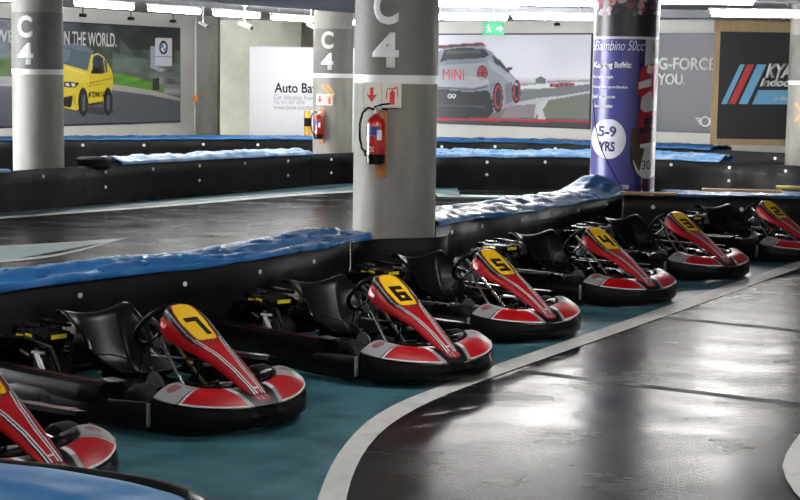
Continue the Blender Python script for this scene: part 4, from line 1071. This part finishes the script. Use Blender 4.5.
    mb = MB(); mb.box((.05,-.02,.375), (.30,.22,.07), bev=.018); mb.lathe([(.055,0),(.06,.006),(.055,.018),(.0,.02)], (-.10,.0,.41), 'z', 18); mb.lathe([(.03,0),(.032,.02),(.0,.022)], (-.22,.04,.40), 'z', 14); mb.box((-.22,.04,.37), (.16,.14,.06), bev=.015)
    o = mb.build('air_box', M['gloss_black'], e)
    mb = MB(); mb.box((.06,-.1315,.384), (.075,.003,.028)); mb.build('warning_label', M['yellow'], o, smooth=0); mb = MB(); mb.box((-.04,-.1315,.374), (.08,.003,.018)); mb.build('warning_label', M['yellow'], o, smooth=0); mb = MB(); mb.box((.2015,-.01,.384), (.003,.11,.026)); mb.build('warning_label', M['yellow'], o, smooth=0)
    mb = MB(); mb.tube([(.10,-.10,.30),(.16,-.14,.27),(.20,-.13,.20),(.14,-.12,.15)], .02, 10); mb.tube([(.19,-.1,.29),(.12,-.15,.29)], .014, 8); mb.tube([(-.05,-.12,.28),(.06,-.13,.26)], .009, 8)
    mb.box((.15,-.12,.23), (.05,.05,.06), bev=.01); mb.build('exhaust_pipe', M['alu'], e)
    mb = MB(); mb.tube([(-.30,-.10,.27),(-.05,-.12,.33)], .045, 14); mb.tube([(-.42,-.08,.24),(-.30,-.10,.27)], .03, 12); mb.build('muffler', M['gloss_black'], e)
    mb = MB(); mb.box((-.02,.10,.435), (.34,.04,.02), bev=.004); mb.build('top_cover', M['gloss_black'], e)
    mb = MB(); mb.box((-.86,.06,.335), (.16,.28,.12), bev=.03); mb.build('rear_tank', M['tank'], t)
    # rear bumper round the back wheels and protective tube over the engine
    rings = []
    for y in np.linspace(-.62, .62, 25):
        b = -1.20 + .12*abs(y/.62)**4
        rings.append([(b, y, .06), (b-.03, y, .10), (b-.03, y, .22), (b, y, .26), (b+.09, y, .26), (b+.11, y, .22), (b+.11, y, .09), (b+.09, y, .06)])
    mb = MB(); mb.loft(rings); mb.build('rear_bumper', M['bumper'], t, smooth=40)
    mb = MB()
    for s in (-1, 1): mb.tube([(-.45,s*.40,.16),(-.52,s*.43,.33),(-.75,s*.45,.36),(-1.02,s*.46,.33),(-1.12,s*.44,.24)], .016, 10)
    mb.tube([(-1.04,-.46,.33),(-1.10,-.2,.34),(-1.10,.2,.34),(-1.04,.46,.33)], .016, 10); mb.build('roll_hoop', M['gloss_black'], t)
    # heel-side gusset plate and seat stays
    mb = MB()
    mb.bm.free()
    for s in (-1, 1):
        mb = MB(); mb.tube([(-.66,s*.20,.16),(-.60,s*.225,.36)], .010, 8); mb.box((-.60,s*.228,.365), (.05,.012,.04)); mb.build('seat_stay', M['chrome'], t)
    return t
kart = build_kart()
karts = [('7',-1.415,9.123,-43.8,'red and black go-kart with number 7, nearest complete kart'), ('8',-2.24,7.48,-40,'go-kart cut off at the lower left corner behind the foreground tarpaulin'),
         ('6',-.20,10.624,-52.5,'red and black go-kart with number 6 below the near pillar'), ('5',.576,12.302,-51.4,'red and black go-kart with number 5, between karts 6 and 4'),
         ('4',1.667,14.219,-53.8,'red and black go-kart with number 4 near the banner pillar'), ('3',2.736,16.037,-55.4,'red and black go-kart with number 3, last complete kart in the row'),
         ('2',4.055,17.669,-58,'farthest go-kart with number 2 cut off by the picture edge')]
roots = []
for i, (n, x, y, a, lab) in enumerate(karts):
    o = kart if i == 0 else copy_tree(kart)
    roots.append(o)
    o.location = (x, y, .006); o.rotation_euler = (0, 0, R(a)); tag(o, lab, 'go-kart', 'rental go-karts parked in a row')
for (n, *_), o in zip(karts, roots): number(o, n)

# ------------------------------------------------------------------ world, camera, view
w = bpy.data.worlds.new('daylight'); bpy.context.scene.world = w; w.use_nodes = True
bg = w.node_tree.nodes['Background']; bg.inputs[0].default_value = (.95,.98,1,1); bg.inputs[1].default_value = 50.0
cam = bpy.data.cameras.new('camera'); co = bpy.data.objects.new('camera', cam); C.objects.link(co)
cam.sensor_width = 36; cam.lens = 36*F/800; cam.clip_end = 200
co.location = (0, 0, CAM_Z)
co.rotation_euler = (Matrix.Rotation(math.pi/2-PITCH, 3, 'X') @ Matrix.Rotation(ROLL, 3, 'Z')).to_euler()
bpy.context.scene.camera = co
vs = bpy.context.scene.view_settings
vs.view_transform = 'Standard'; vs.look = 'None'; vs.gamma = 1; vs.use_curve_mapping = False; vs.exposure = 0.7
